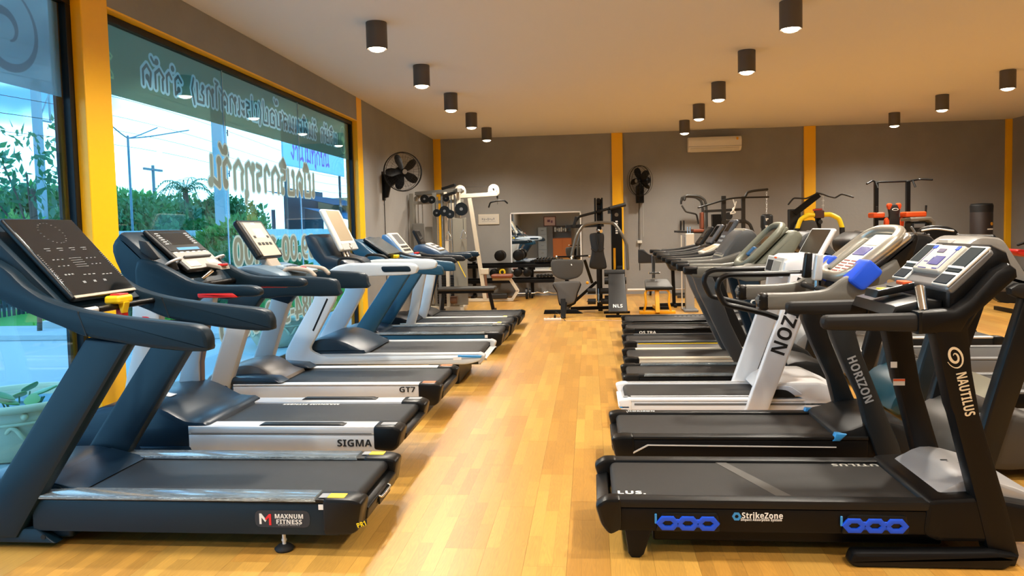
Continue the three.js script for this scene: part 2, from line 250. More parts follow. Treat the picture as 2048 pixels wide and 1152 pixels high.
// ------------------------------------------------------------------ treadmills
// Each is built in its own frame: x runs from the rear roller (0) to the front, y up, z from the near side (+) to the far side (-).
// s = -1 turns the front towards the window, s = +1 towards the right-hand wall.
class Mill {
  constructor(label, s, xb, zn, zf, group) {
    this.s = s; this.zn = zn; this.zf = zf; this.zc = (zn + zf) / 2; this.h = (zn - zf) / 2;
    this.g = thing('treadmill', label, 'treadmill', [xb, 0, this.zc], 0, group);
  }
  m(pts) { return pts.map(([x, y]) => [this.s * x, y]); }
  put(name, geo, mat, parent = this.g, label) { const o = mesh(name, geo, mat, parent, false); if (label) o.userData.label = label; return o; }
  ext(name, pts, z0, z1, mat, { b = .012, sm = 0, ch = 0, holes = [], parent, label } = {}) {
    let p = this.m(pts); if (sm) p = smoothLoop(p, sm); if (ch) p = chamfer(p, ch);
    return this.put(name, prismG(p, z0, z1, b, holes.map((h) => this.m(h))), mat, parent, label);
  }
  box(name, x0, x1, y0, y1, z0, z1, mat, r = .006, parent, label) { return this.put(name, rbox(this.s * x0, this.s * x1, y0, y1, z0, z1, r), mat, parent, label); }
  tube(name, pts, r, mat, opt = {}, parent, label) { return this.put(name, tubeG(pts.map(([x, y, z]) => [this.s * x, y, z]), r, opt), mat, parent, label); }
  // an inclined panel: lower edge a, upper edge b (x, y), thickness t, across z0 (near) to z1 (far)
  slab(name, a, b, t, z0, z1, mat, { r = .012, parent = this.g, label } = {}) {
    const dx = this.s * (b[0] - a[0]), dy = b[1] - a[1], L = Math.hypot(dx, dy), w = z0 - z1;
    const o = this.put(name, new RoundedBoxGeometry(L, t, w, 3, Math.min(r, t * .48)), mat, parent, label);
    o.position.set(this.s * (a[0] + b[0]) / 2, (a[1] + b[1]) / 2, (z0 + z1) / 2); o.rotation.z = Math.atan2(dy, dx);
    o.userData.slab = { L, t, w }; return o;
  }
  on(sl, name, u0, u1, v0, v1, h, mat, r = .003, label) { // a raised piece on a panel, u from near (0) to far (1), v from bottom to top
    const { L, t, w } = sl.userData.slab, k = this.s, g = rbox((v0 - .5) * L, (v1 - .5) * L, k * (t / 2 - .002), k * (t / 2 + h), (.5 - u0) * w, (.5 - u1) * w, r);
    return this.put(name, g, mat, sl, label);
  }
  lines(sl, name, rows, mat, h = .0012) { // fine print on a panel: [u0, u1, v0, v1] each
    const { L, t, w } = sl.userData.slab, k = this.s;
    return this.stuff(name, join(rows.map(([u0, u1, v0, v1]) => rbox((v0 - .5) * L, (v1 - .5) * L, k * (t / 2 - .001), k * (t / 2 + h), (.5 - u0) * w, (.5 - u1) * w, 0))), mat, sl);
  }
  stuff(name, geo, mat, parent) { const o = this.put(name, geo, mat, parent); o.userData.kind = 'stuff'; return o; }
  rim(sl, r, mat, lift = .03) { // rounded bar around the edge of a panel
    const { L, w } = sl.userData.slab, q = [];
    for (let i = 0; i < 24; i++) { const a = i / 24 * 2 * Math.PI, c = Math.cos(a), d = Math.sin(a); q.push([L / 2 * Math.sign(c) * Math.abs(c) ** .5, this.s * lift, w / 2 * Math.sign(d) * Math.abs(d) ** .55]); }
    return this.put('console_rim', tubeG(q, r, { closed: true, rad: 10, seg: 84 }), mat, sl);
  }
  text(str, size, x, y, z, mat, { rot = 0, squash = 1, name = 'lettering', parent, label } = {}) {
    const g = textG(str, size, .0018, squash); g.rotateZ(rot); g.translate(this.s * x, y, z); return this.put(name, g, mat, parent, label);
  }
  flatText(str, size, x, y, z, mat, { flip = false, squash = 1, turn = 0 } = {}) { // print lying on the belt or a rail
    const g = textG(str, size, .0012, squash); g.rotateX(-Math.PI / 2); g.rotateY((flip ? Math.PI : 0) + turn); g.translate(this.s * x, y, z); return this.put('lettering', g, mat);
  }
  // the running deck: side frames, foot rails, belt, rollers, rear caps
  deck({ len, top, bot, belt = M.belt, side = M.dark, rail = M.mid, cap = M.black, capLen = .1, capDrop = 0, railW = .085, railH = .02, beltTop = top - .012, beltEnd = len, sideTop = top - railH, taper = .02, wrap = false, tail = .03, inset = .012 }) {
    const h = this.h, iw = h - railW, s = this.s;
    this.top = top; this.beltTop = beltTop;
    for (const k of [1, -1]) {
      this.ext('side_frame', [[capLen * .6, bot], [len, bot], [len, sideTop], [capLen * .6, sideTop]], k * (h - inset), k * (h - inset - .045), side, { b: .012 });
      this.ext('foot_rail', [[capLen * .7, sideTop], [len, sideTop], [len, top], [capLen * .7, top]], k * h, k * iw, rail, { b: .009 });
      this.ext('end_cap', chamfer([[-.02, top - taper], [.03, top + .004], [capLen, top + .005], [capLen, bot + .01], [.045, bot - capDrop], [.005, bot + .03]], .02), k * (h + .006), k * (iw - .004), cap, { b: .016 });
      if (wrap) this.ext('plastic_wrap', [[capLen + .03, top - .012], [len - .02, top - .012], [len - .03, top + .006], [capLen + .04, top + .006]], k * (h + .004), k * (iw - .002), M.film, { b: .005, label: 'wrinkled clear protective film' });
    }
    this.ext('rear_cover', chamfer([[-.015, top - .075], [.05, top - .06], [.07, bot + .02], [.03, bot - capDrop + .02], [-.005, bot + .04]], .012), iw, -iw, cap, { b: .01 });
    this.ext('deck_board', [[.09, beltTop - .05], [beltEnd, beltTop - .05], [beltEnd, beltTop - .006], [.09, beltTop - .006]], iw - .004, -iw + .004, M.ink, { b: 0 });
    const r = .03, pts = []; for (let i = 0; i <= 8; i++) { const a = Math.PI / 2 + i * Math.PI / 8; pts.push([tail + r + r * Math.cos(a), beltTop - r + r * Math.sin(a)]); }
    pts.push([beltEnd, beltTop - 2 * r], [beltEnd, beltTop]); this.ext('running_belt', pts, iw - .006, -iw + .006, belt, { b: .001 });
    return this;
  }
  feet(xs, bot, mat = M.rubber) {
    for (const x of xs) for (const k of [1, -1]) this.put('levelling_foot', join(lathe([[.001, 0], [.034, 0], [.036, .012], [.026, .026], [.009, .03], [.009, bot + .03], [.001, bot + .03]], 16)).translate(this.s * x, 0, k * (this.h - .05)), mat);
  }
  bothSides(f) { f(1); f(-1); return this; }
}
const rowL = 'treadmills in the row along the window', rowR = 'treadmills in the row right of the aisle', rowB = 'treadmills standing back to back behind the right row';
function decalPlate(t, x0, x1, y0, y1, z, mat, label) { return t.box('sticker', x0, x1, y0, y1, z, z + .0015, mat, 0, undefined, label); }

// --- left row, first: the big dark one nearest the camera, and its twin fifth in the row
function darkMill(label, xb, zn, zf, shell, body = M.charcoal) {
  const t = new Mill(label, -1, xb, zn, zf, rowL), h = t.h;
  t.deck({ len: 1.62, top: .262, bot: .085, side: body, rail: M.dark, cap: M.satin, belt: M.beltDark, capLen: .17, wrap: true, railW: .118, beltEnd: 1.66, taper: .012, capDrop: -.01 });
  t.box('front_frame', 1.45, 2.08, .035, .12, h - .06, -h + .06, body, .02);
  t.bothSides((k) => {
    t.ext('bracket', [[1.5, .03], [1.6, .1], [1.9, .1], [1.98, .03]], k * (h - .005), k * (h - .07), body, { b: .01 });
    t.ext('upright', [[1.285, 1.02], [1.06, 1.0], [1.57, .24], [1.69, .055], [1.98, .05], [1.80, .29]], k * (h + .012), k * (h - .075), body, { b: .022 });
    t.ext('handrail', [[1.80, 1.42], [1.66, 1.36], [1.57, 1.275], [1.46, 1.205], [1.30, 1.155], [1.11, 1.122], [.88, 1.095], [.73, 1.075], [.685, 1.04], [.675, .985], [.70, .955], [.91, .968], [1.12, 1.0], [1.29, 1.035], [1.40, 1.08], [1.55, 1.14], [1.68, 1.20], [1.80, 1.30]], k * (h + .02), k * (h - .065), body, { b: .018, sm: 3 });
    t.ext('handrail_seam', [[1.268, 1.034], [1.262, 1.034], [1.300, 1.150], [1.306, 1.150]], k * (h + .0215), k * (h - .066), M.ink, { b: 0 });
  });
  // console shell between the arms, and the tilted glossy panel
  t.ext('console_shell', shell, h - .06, -h + .06, body, { b: .03 });
  return t;
}
{
  const t = darkMill('large dark charcoal treadmill nearest the camera on the left, with a glossy black console', -1.08, -3.43, -4.2, [[1.42, 1.16], [1.50, 1.10], [1.72, 1.18], [1.92, 1.42], [1.90, 1.60], [1.82, 1.56]]), h = t.h;
  const p = t.slab('console_panel', [1.40, 1.19], [1.76, 1.585], .035, h - .09, -h + .165, M.satin, { r: .014 });
  t.on(p, 'panel_face', .012, .988, .03, .985, .002, M.glossy, .002); t.on(p, 'panel_edge', .01, .99, .0, .032, .003, S('#8f8676', .4), .003);
  const rows = [], key = [];
  for (let i = 0; i < 4; i++) rows.push([.18 + i * .18, .27 + i * .18, .60, .607], [.19 + i * .18, .25 + i * .18, .575, .581]);
  for (const u of [.16, .66]) for (let i = 0; i < 3; i++) for (let j = 0; j < 2; j++) key.push([u + i * .065, u + .028 + i * .065, .38 + j * .08, .388 + j * .08]);
  for (let i = 0; i < 5; i++) rows.push([.41, .59, .36 + i * .028, .364 + i * .028]);
  for (let i = 0; i < 3; i++) key.push([.30 + i * .16, .34 + i * .16, .16, .185], [.14 + i * .05, .17 + i * .05, .27, .285], [.40 + i * .07, .44 + i * .07, .255, .265], [.68 + i * .06, .72 + i * .06, .24, .25]);
  for (let i = 0; i < 16; i++) key.push([.015, .04, .2 + i * .022, .205 + i * .022], [.955, .985, .2 + i * .022, .206 + i * .022]);
  t.lines(p, 'panel_print', rows.concat(key), S('#606468', .5), .0032);
  const ring = []; for (let i = 0; i < 20; i++) { const a = i / 20 * 2 * Math.PI; ring.push([.5 + .16 * Math.cos(a) - .012, .5 + .16 * Math.cos(a) + .012, .80 + .13 * Math.sin(a), .804 + .13 * Math.sin(a)]); }
  t.lines(p, 'panel_dial', ring, S('#3a3d40', .5), .003);
  // cross bar with the safety key
  t.put('cross_bar', barG([-1.36, 1.135, h - .04], [-1.36, 1.135, -h + .04], .017), M.satin);
  t.put('bar_sleeve', barG([-1.36, 1.135, h - .05], [-1.36, 1.135, h - .2], .019), M.silver);
  const k = t.box('safety_clip', 1.315, 1.40, 1.150, 1.192, -.07, .06, M.lemon, .014); t.box('stop_button', 1.33, 1.385, 1.186, 1.200, -.055, .03, M.red, .006, k); t.ext('clip_tongue', [[1.31, 1.155], [1.35, 1.155], [1.335, 1.10], [1.325, 1.10]], .02, -.03, M.lemon, { b: .005, parent: k });
  t.box('key_tag', 1.335, 1.375, 1.05, 1.12, -.05, -.0, M.red, .006, undefined, 'red safety tag hanging under the bar');
  // motor hood, foot, decals
  t.ext('motor_hood', [[1.50, .262], [1.60, .30], [1.72, .325], [2.0, .30], [2.10, .2], [2.08, .1], [1.5, .1]], h - .09, -h + .09, M.navy, { b: .03, sm: 3 });
  t.ext('hood_lip', [[1.42, .255], [1.46, .272], [1.62, .31], [1.62, .27]], h - .1, -h + .1, M.navy, { b: .01 });
  t.put('levelling_foot', lathe([[.001, 0], [.04, 0], [.046, .012], [.03, .026], [.012, .03], [.001, .03]], 20).translate(-.38, 0, h - .05), M.rubber); t.put('foot_bolt', join(lathe([[.009, .025], [.009, .1], [.001, .1]], 10), lathe([[.012, .045], [.013, .05], [.012, .056]], 10)).translate(-.38, 0, h - .05), M.silver);
  t.put('levelling_foot', lathe([[.001, 0], [.04, 0], [.046, .012], [.03, .026], [.012, .03], [.012, .1], [.001, .1]], 20).translate(-.38, 0, -h + .05), M.rubber);
  for (const k2 of [1, -1]) { t.put('transport_wheel', new THREE.CylinderGeometry(.035, .035, .03, 18).rotateX(Math.PI / 2).translate(-1.93, .035, k2 * (h - .09)), M.rubber); }
  t.put('bracket_hole', new THREE.CylinderGeometry(.012, .012, .004, 14).rotateX(Math.PI / 2).translate(-1.56, .062, h - .003), M.ink);
  const z = h - .0105; t.put('badge', prismG(chamfer([[-.50, .125], [-.235, .125], [-.235, .205], [-.50, .205]], .03), z - .004, z + .0012, 0), S('#202a36', .4), undefined, 'dark oval brand badge');
  t.put('logo', join(prismG([[-.478, .14], [-.468, .14], [-.468, .172], [-.45, .15], [-.444, .158], [-.468, .19], [-.478, .19]], z, z + .003, 0)), M.print, undefined, 'white half of the badge emblem');
  t.put('logo', join(prismG([[-.432, .135], [-.421, .135], [-.421, .188], [-.431, .188], [-.452, .166], [-.447, .157], [-.432, .172]], z, z + .003, 0)), M.redprint, undefined, 'red half of the badge emblem');
  t.text('MAXNUM', .021, .335, .178, z + .001, M.print, { squash: 1.05 }); t.text('FITNESS', .021, .335, .152, z + .001, M.print, { squash: 1.12 }); t.text('EQUIPMENT', .0085, .335, .137, z + .001, M.greyprint, { squash: 1.6 });
  decalPlate(t, .125, .19, .213, .238, h - .004, M.print, 'small white label'); 
  t.put('sticker', prismG([[-.012, .13], [.04, .15], [.04, .175], [-.012, .155]], h + .005, h + .0075, 0).rotateY(0), M.ink); t.text('PR1', .022, -.014, .152, h + .0075, M.lemon, { rot: .35, squash: .9 });
  for (const k3 of [1, -1]) { t.box('warning_sticker', .07, .15, .266, .2685, k3 * (h - .07), k3 * (h - .012), M.lemon, 0); t.box('grey_sticker', .152, .19, .266, .2682, k3 * (h - .07), k3 * (h - .012), M.greyprint, 0); }
  t.put('belt_print', join([0, 1, 2, 3, 4, 5, 6].map((i) => prismG([[0, 0], [.02, 0], [.045, .035], [.025, .035]], 0, .001, 0).rotateX(-Math.PI / 2).translate(-1.12 + i * .035, .2495, h - .105))), M.greyprint);
  t.box('rear_plate', -.022, -.012, .14, .17, .1, -.1, M.dark, .003); t.put('rear_handle', tubeG([[.016, .178, .09], [.028, .172, .07], [.028, .172, -.07], [.016, .178, -.09]], .006), M.chrome);
}
{
  const t = darkMill('dark treadmill with a film-wrapped console and daylight blue put into its body colour, fifth from the camera by the window', -1.06, -9.12, -9.98, [[1.38, 1.14], [1.50, 1.08], [1.72, 1.14], [1.82, 1.30], [1.78, 1.40], [1.70, 1.385]], S('#12455f', .42, .1)), h = t.h;  // body painted bluer than its twin, standing for stronger window light
  const p = t.slab('console_panel', [1.36, 1.19], [1.66, 1.40], .04, h - .09, -h + .09, M.satin, { r: .014 });
  t.on(p, 'console_wrap', .02, .98, .03, .98, .006, M.film, .006, 'crinkled silvery film over the console');
  t.put('cross_bar', barG([-1.36, 1.135, h - .04], [-1.36, 1.135, -h + .04], .017), M.satin); t.box('safety_clip', 1.31, 1.40, 1.150, 1.195, -.03, .09, M.lemon, .014);
  t.ext('motor_hood', [[1.50, .262], [1.60, .30], [1.72, .325], [2.0, .30], [2.10, .2], [2.08, .1], [1.5, .1]], h - .09, -h + .09, M.navy, { b: .03, sm: 3 });
  t.feet([.38, 1.8], .06); decalPlate(t, .12, .20, .2, .235, h - .004, M.print, 'small white label'); t.text('MAXNUM', .03, .46, .17, h - .011, M.print);
}
{ // --- left row, second: silver deck
  const t = new Mill('treadmill with a wide silver deck and dark console, second from the camera by the window', -1, -1.15, -4.5, -5.32, rowL), h = t.h;
  t.deck({ len: 1.32, top: .326, bot: .175, side: M.silver, rail: M.silver, cap: M.satin, belt: M.beltDark, capLen: .16, beltTop: .312, beltEnd: 1.6, railW: .14, inset: .0, railH: .05, capDrop: 0 });
  t.bothSides((k) => {
    t.ext('deck_groove', [[.17, .282], [1.3, .282], [1.3, .288], [.17, .288]], k * (h + .002), k * (h - .01), M.grey, { b: 0 });
    t.ext('grip_strip', chamfer([[.34, .326], [.88, .326], [.86, .336], [.37, .336]], .008), k * (h - .02), k * (h - .085), M.dark, { b: .004 });
    t.ext('upright', [[1.62, .30], [1.78, .30], [1.725, .62], [1.66, .85], [1.66, 1.10], [1.46, 1.10], [1.54, .85], [1.60, .60]], k * (h - .03), k * (h - .115), M.light, { b: .02, sm: 2 });
    t.ext('upright_edge', [[1.60, .32], [1.62, .32], [1.625, .6], [1.565, .85], [1.50, 1.06], [1.47, 1.06], [1.53, .85], [1.59, .6]], k * (h - .045), k * (h - .10), S('#6d5d55', .5), { b: .006 });
    t.ext('handrail', [[1.60, 1.34], [1.50, 1.34], [1.36, 1.27], [1.24, 1.21], [1.08, 1.187], [.90, 1.183], [.835, 1.165], [.825, 1.13], [.87, 1.115], [1.0, 1.118], [1.18, 1.12], [1.28, 1.06], [1.45, 1.04], [1.60, 1.15]], k * (h + .0), k * (h - .075), M.charcoal, { b: .018, sm: 3 });
    t.ext('red_grip', chamfer([[.965, 1.112], [1.215, 1.112], [1.22, 1.142], [.99, 1.142]], .01), k * (h + .004), k * (h - .05), M.red, { b: .01, label: 'red pulse grip' });
    t.put('cup_ring', new THREE.TorusGeometry(.05, .009, 8, 26).rotateX(Math.PI / 2).rotateZ(.5).translate(-1.43, 1.325, k * (h - .12)), M.silver); t.put('cup_well', new THREE.CylinderGeometry(.046, .04, .06, 22).rotateZ(.5).translate(-1.445, 1.292, k * (h - .12)), M.black);
    t.box('rail_sticker', .03, .12, .3305, .3325, k * (h - .09), k * (h - .03), M.greyprint, 0);
  });
  t.ext('console_shell', [[1.32, 1.13], [1.44, 1.09], [1.68, 1.20], [1.78, 1.40], [1.74, 1.50], [1.67, 1.50], [1.42, 1.26]], h - .03, -h + .03, M.charcoal, { b: .04, sm: 3 });
  t.ext('console_recess', [[1.58, 1.40], [1.50, 1.345], [1.46, 1.36], [1.54, 1.46], [1.59, 1.47]], h - .055, h - .022, M.ink, { b: .006 });
  const p = t.slab('console_panel', [1.37, 1.262], [1.66, 1.525], .03, h - .19, -h + .13, M.dark, { r: .012 });
  t.on(p, 'display_bezel', .05, .95, .45, .97, .004, M.satin, .004); const sc = t.on(p, 'display', .22, .78, .60, .90, .006, M.screen, .003);
  t.on(p, 'keypad', .04, .96, .02, .42, .004, S('#8d8a86', .45), .004); t.on(p, 'label_strip', .25, .8, .47, .53, .005, M.skyblue, .001);
  t.lines(p, 'panel_print', [0, 1, 2, 3, 4, 5].flatMap((i) => [[.08 + i * .15, .15 + i * .15, .40, .425], [.10, .18, .62 + i * .05, .635 + i * .05], [.82, .90, .62 + i * .05, .635 + i * .05]]), M.print, .0055);
  for (const u of [.1, .62]) t.on(p, 'arrow_plate', u, u + .28, .06, .2, .008, S('#b5b0a5', .4), .006); t.on(p, 'shelf_lip', .15, .85, .26, .30, .02, M.mid, .006);
  t.ext('remote_keypad', [[1.25, 1.265], [1.26, 1.29], [1.36, 1.31], [1.35, 1.285]], .02, -.11, S('#9b948a', .45), { b: .006 }); t.box('stop_button', 1.245, 1.285, 1.285, 1.302, -.0, -.07, M.red, .006);
  t.put('remote_stem', barG([-1.33, 1.26, -.02], [-1.42, 1.17, .06], .014), M.chrome); t.put('cross_bar', barG([-1.34, 1.17, h - .05], [-1.34, 1.17, -h + .05], .02), M.black);
  t.ext('motor_hood', [[1.20, .335], [1.34, .36], [1.5, .44], [1.66, .47], [1.95, .42], [2.06, .3], [2.05, .14], [1.26, .15]], h - .01, -h + .01, M.navy, { b: .035, sm: 3 });
  t.ext('hood_vent', [[1.55, .462], [1.62, .474], [1.64, .470], [1.57, .458]], .18, .1, M.print, { b: 0 });
  t.ext('hood_skirt', [[1.30, .16], [1.62, .16], [1.64, .2], [1.30, .2]], h + .002, -h - .002, M.navy, { b: .01 });
  t.feet([.3, 1.8], .15); t.text('SIGMA', .042, .275, .228, h + .0015, M.ink, { squash: 1.15 }); t.text('R', .075, 1.565, .965, h - .029, M.redprint);
  t.flatText('MAXNUM FITNESS', .03, .78, .3125, -h + .165, M.print, { flip: true, squash: 1.1 });
}
{ // --- left row, third: silver deck with GT7
  const t = new Mill('silver GT7 treadmill with light grey uprights, third from the camera by the window', -1, -1.19, -5.95, -6.8, rowL), h = t.h;
  t.deck({ len: 1.68, top: .292, bot: .115, side: M.silver, rail: M.silver, cap: M.satin, belt: M.beltDark, capLen: .17, railW: .1, beltEnd: 1.45, inset: 0, sideTop: .278, wrap: false });
  t.bothSides((k) => {
    t.ext('upright', [[1.90, .225], [1.73, .215], [1.52, .80], [1.42, 1.03], [1.60, 1.06], [1.70, .80]], k * (h + .012), k * (h - .085), M.light, { b: .018 });
    t.ext('upright_cap', [[1.50, .86], [1.70, .92], [1.66, 1.06], [1.36, 1.04]], k * (h + .016), k * (h - .09), M.charcoal, { b: .014 });
    for (const x of [1.83, 1.735]) t.put('bolt', new THREE.CylinderGeometry(.018, .018, .006, 16).rotateX(Math.PI / 2).translate(-x, .268, k * (h + .012)), M.ink);
    t.ext('handrail', [[1.62, 1.22], [1.40, 1.168], [1.1, 1.15], [.86, 1.132], [.79, 1.105], [.775, 1.04], [.785, .99], [1.1, .995], [1.28, .99], [1.40, .98], [1.60, 1.06]], k * (h + .015), k * (h - .07), M.charcoal, { b: .018, sm: 2 });
    t.ext('hood_wing', [[1.28, .30], [1.34, .335], [1.55, .35], [1.78, .34], [1.78, .28]], k * (h - .01), k * (h - .19), M.navy, { b: .02 });
  });
  t.ext('console_base', [[1.26, 1.15], [1.34, 1.19], [1.5, 1.235], [1.64, 1.225], [1.70, 1.14], [1.62, 1.06], [1.3, 1.06]], h - .07, -h + .07, S('#5f7484', .42, .1), { b: .025, sm: 2 });
  const neck = t.slab('console_neck', [1.46, 1.18], [1.56, 1.33], .07, .11, -.11, S('#9c9184', .45), { r: .02 });
  const p = t.slab('console_panel', [1.50, 1.285], [1.70, 1.60], .06, .24, -.24, M.satin, { r: .026 });
  t.on(p, 'panel_face', .12, .88, .02, .9, .004, S('#b9ab97', .42), .004); t.on(p, 'display', .34, .68, .5, .74, .006, S('#ece6da', .2, 0, { emissive: '#cfc6b8', emissiveIntensity: .35 }), .003); t.on(p, 'panel_badge', .42, .58, .84, .9, .006, M.print, .002);
  t.lines(p, 'panel_keys', [[.2, .28, .49, .55], [.74, .82, .49, .55], ...[0, 1, 2, 3].map((i) => [.2 + i * .155, .3 + i * .155, .30, .37])], M.ink, .007);
  const c = t.slab('centre_keypad', [1.14, 1.165], [1.40, 1.215], .03, .14, -.14, S('#8fa0ac', .4), { r: .01 }); t.on(c, 'stop_button', .4, .62, .25, .4, .012, M.red, .004); t.lines(c, 'keypad_print', [0, 1, 2, 3].map((i) => [.1 + i * .22, .26 + i * .22, .6, .8]), M.mid, .003);
  t.tube('grip_loop', [[1.34, 1.15, .17], [1.28, 1.20, .17], [1.12, 1.185, .17], [1.06, 1.14, .17]], .018, S('#a3988c', .5)); t.tube('grip_loop', [[1.34, 1.15, -.17], [1.28, 1.20, -.17], [1.12, 1.185, -.17], [1.06, 1.14, -.17]], .018, S('#a3988c', .5));
  t.ext('motor_hood', [[1.32, .285], [1.42, .33], [1.52, .40], [1.66, .425], [1.92, .36], [2.02, .26], [2.0, .14], [1.5, .14]], h - .17, -h + .17, S('#6d6660', .4, .2), { b: .04, sm: 3 });
  t.box('front_frame', 1.66, 2.05, .06, .24, h - .02, -h + .02, M.silver, .03); t.feet([.35, 1.85], .08);
  t.text('GT7', .042, .255, .248, h + .0015, M.ink, { squash: 1.25 }); for (const k of [1, -1]) t.box('rail_sticker', .04, .14, .296, .2985, k * (h - .085), k * (h - .015), S('#c46a3a', .5), 0);
}
{ // --- left row, fourth: white moulded frame with a tablet console
  const t = new Mill('white moulded treadmill with a tilted tablet console, fourth from the camera by the window', -1, -1.03, -7.3, -8.28, rowL), h = t.h;
  const white = S('#c9d4dc', .4, .05), pale = S('#b8c6cf', .42);
  t.deck({ len: 1.6, top: .31, bot: .2, side: M.navy, rail: M.light, cap: M.light, belt: M.belt, capLen: .05, beltEnd: 1.5, railW: .1, sideTop: .285, inset: .02, tail: .05 });
  t.bothSides((k) => {
    t.ext('side_shell', [[.0, .285], [.22, .292], [1.55, .29], [1.70, .36], [1.60, .52], [1.40, .87], [1.44, 1.04], [1.66, 1.04], [1.62, .87], [1.80, .58], [1.93, .36], [1.95, .26], [1.86, .215], [.16, .205], [.03, .235]], k * (h + .02), k * (h - .045), white, { b: .02, ch: .05 });
    t.ext('blue_stripe', [[.01, .291], [.24, .297], [.24, .278], [.02, .268]], k * (h + .022), k * (h - .03), M.skyblue, { b: .004, label: 'blue stripe at the rear end' });
    t.ext('upright_groove', [[1.64, .54], [1.655, .55], [1.50, .86], [1.485, .85]], k * (h + .022), k * (h - .02), M.dark, { b: .002 });
    t.ext('handrail', [[1.56, 1.04], [1.46, 1.13], [1.36, 1.175], [1.2, 1.19], [.9, 1.185], [.68, 1.18], [.615, 1.15], [.61, 1.11], [.66, 1.075], [.9, 1.065], [1.2, 1.055], [1.45, 1.01]], k * (h + .02), k * (h - .075), white, { b: .018, sm: 3 });
    t.ext('grip_inset', chamfer([[.66, 1.10], [.94, 1.10], [.96, 1.155], [.68, 1.155]], .025), k * (h + .026), k * (h - .02), M.charcoal, { b: .006, label: 'dark grip inset in the handrail' });
    t.tube('control_loop', [[1.40, 1.16, k * (h - .04)], [1.36, 1.235, k * (h - .04)], [1.2, 1.225, k * (h - .04)], [1.12, 1.17, k * (h - .04)]], .016, M.dark);
  });
  t.ext('console_cradle', [[1.30, 1.14], [1.50, 1.12], [1.66, 1.24], [1.74, 1.46], [1.62, 1.44], [1.52, 1.26], [1.36, 1.22]], h - .08, -h + .08, M.navy, { b: .03, sm: 2 });
  const p = t.slab('console_tablet', [1.42, 1.30], [1.62, 1.72], .05, .27, -.27, M.offwhite, { r: .024 });
  t.on(p, 'display', .13, .87, .22, .95, .003, S('#a99b84', .25), .002); t.on(p, 'base_panel', .06, .94, .0, .17, .006, M.light, .006); 
  { const { L, t: th, w } = p.userData.slab; t.put('dial', new THREE.TorusGeometry(.03, .007, 8, 20).rotateX(Math.PI / 2).translate(-L * .42, -th / 2 - .006, 0), M.chrome, p); }
  t.put('cross_bar', barG([-1.38, 1.13, h - .05], [-1.38, 1.13, -h + .05], .022), M.dark); t.put('stem', barG([-1.42, 1.15, .05], [-1.5, 1.36, .05], .02), M.chrome); t.put('stem', barG([-1.42, 1.15, -.05], [-1.5, 1.36, -.05], .02), M.chrome);
  t.ext('motor_hood', [[1.14, .312], [1.24, .37], [1.38, .435], [1.52, .465], [1.66, .45], [1.78, .37], [1.80, .3], [1.3, .3]], h - .05, -h + .05, M.navy, { b: .04, sm: 3 });
  t.box('front_frame', 1.6, 1.96, .21, .30, h - .03, -h + .03, white, .03); t.box('floor_beam', .25, .55, .0, .2, h - .08, -h + .08, M.black, .02); t.box('floor_beam', 1.5, 1.9, .0, .21, h - .08, -h + .08, M.black, .02); decalPlate(t, .205, .285, .25, .28, h + .0205, M.print, 'white label');
}
{ // --- left row, sixth and seventh
  const t = new Mill('black deck treadmill with slim pale grey uprights, sixth from the camera by the window', -1, -1.05, -10.2, -10.98, rowL), h = t.h;
  t.deck({ len: 1.5, top: .25, bot: .06, side: M.black, rail: M.offwhite, cap: M.satin, belt: M.beltDark, capLen: .14, beltEnd: 1.42, railW: .07, wrap: false });
  t.bothSides((k) => {
    t.ext('upright', [[1.46, .12], [1.34, .12], [1.24, .42], [1.10, 1.04], [1.24, 1.06], [1.37, .42]], k * (h - .0), k * (h - .07), M.light, { b: .015 });
    t.ext('handrail', [[1.50, 1.22], [1.3, 1.16], [1.05, 1.13], [.78, 1.12], [.72, 1.08], [.74, 1.04], [1.05, 1.045], [1.3, 1.06], [1.5, 1.10]], k * (h + .01), k * (h - .055), M.dark, { b: .018, sm: 2 });
  });
  t.ext('belt_stripe', [[.3, .2385], [1.35, .2385], [1.35, .2395], [.3, .2395]], h - .085, h - .10, M.red, { b: 0, label: 'red line along the belt edge' });
  t.ext('console_shell', [[1.30, 1.08], [1.5, 1.05], [1.72, 1.28], [1.72, 1.44], [1.62, 1.40], [1.44, 1.18]], h - .05, -h + .05, S('#2f5f8c', .45), { b: .03, sm: 2 });
  const p = t.slab('console_panel', [1.44, 1.17], [1.67, 1.455], .04, .26, -.26, M.cream, { r: .014 }); t.on(p, 'display', .18, .82, .45, .92, .004, M.mid, .003); t.lines(p, 'panel_keys', [0, 1, 2, 3, 4].flatMap((i) => [[.12 + i * .16, .22 + i * .16, .1, .2], [.12 + i * .16, .22 + i * .16, .26, .36]]), M.dark, .005);
  t.box('stop_button', 1.3, 1.36, 1.17, 1.19, .05, -.05, M.red, .005); t.put('cross_bar', barG([-1.36, 1.13, h - .04], [-1.36, 1.13, -h + .04], .02), M.light);
  t.ext('motor_hood', [[1.34, .25], [1.5, .33], [1.7, .34], [1.86, .24], [1.86, .08], [1.4, .08]], h - .03, -h + .03, M.dark, { b: .03, sm: 2 }); t.feet([.3, 1.6], .04); t.bothSides((k) => t.box('rail_sticker', .14, .19, .252, .2535, k * h, k * (h - .06), M.lemon, 0));
}
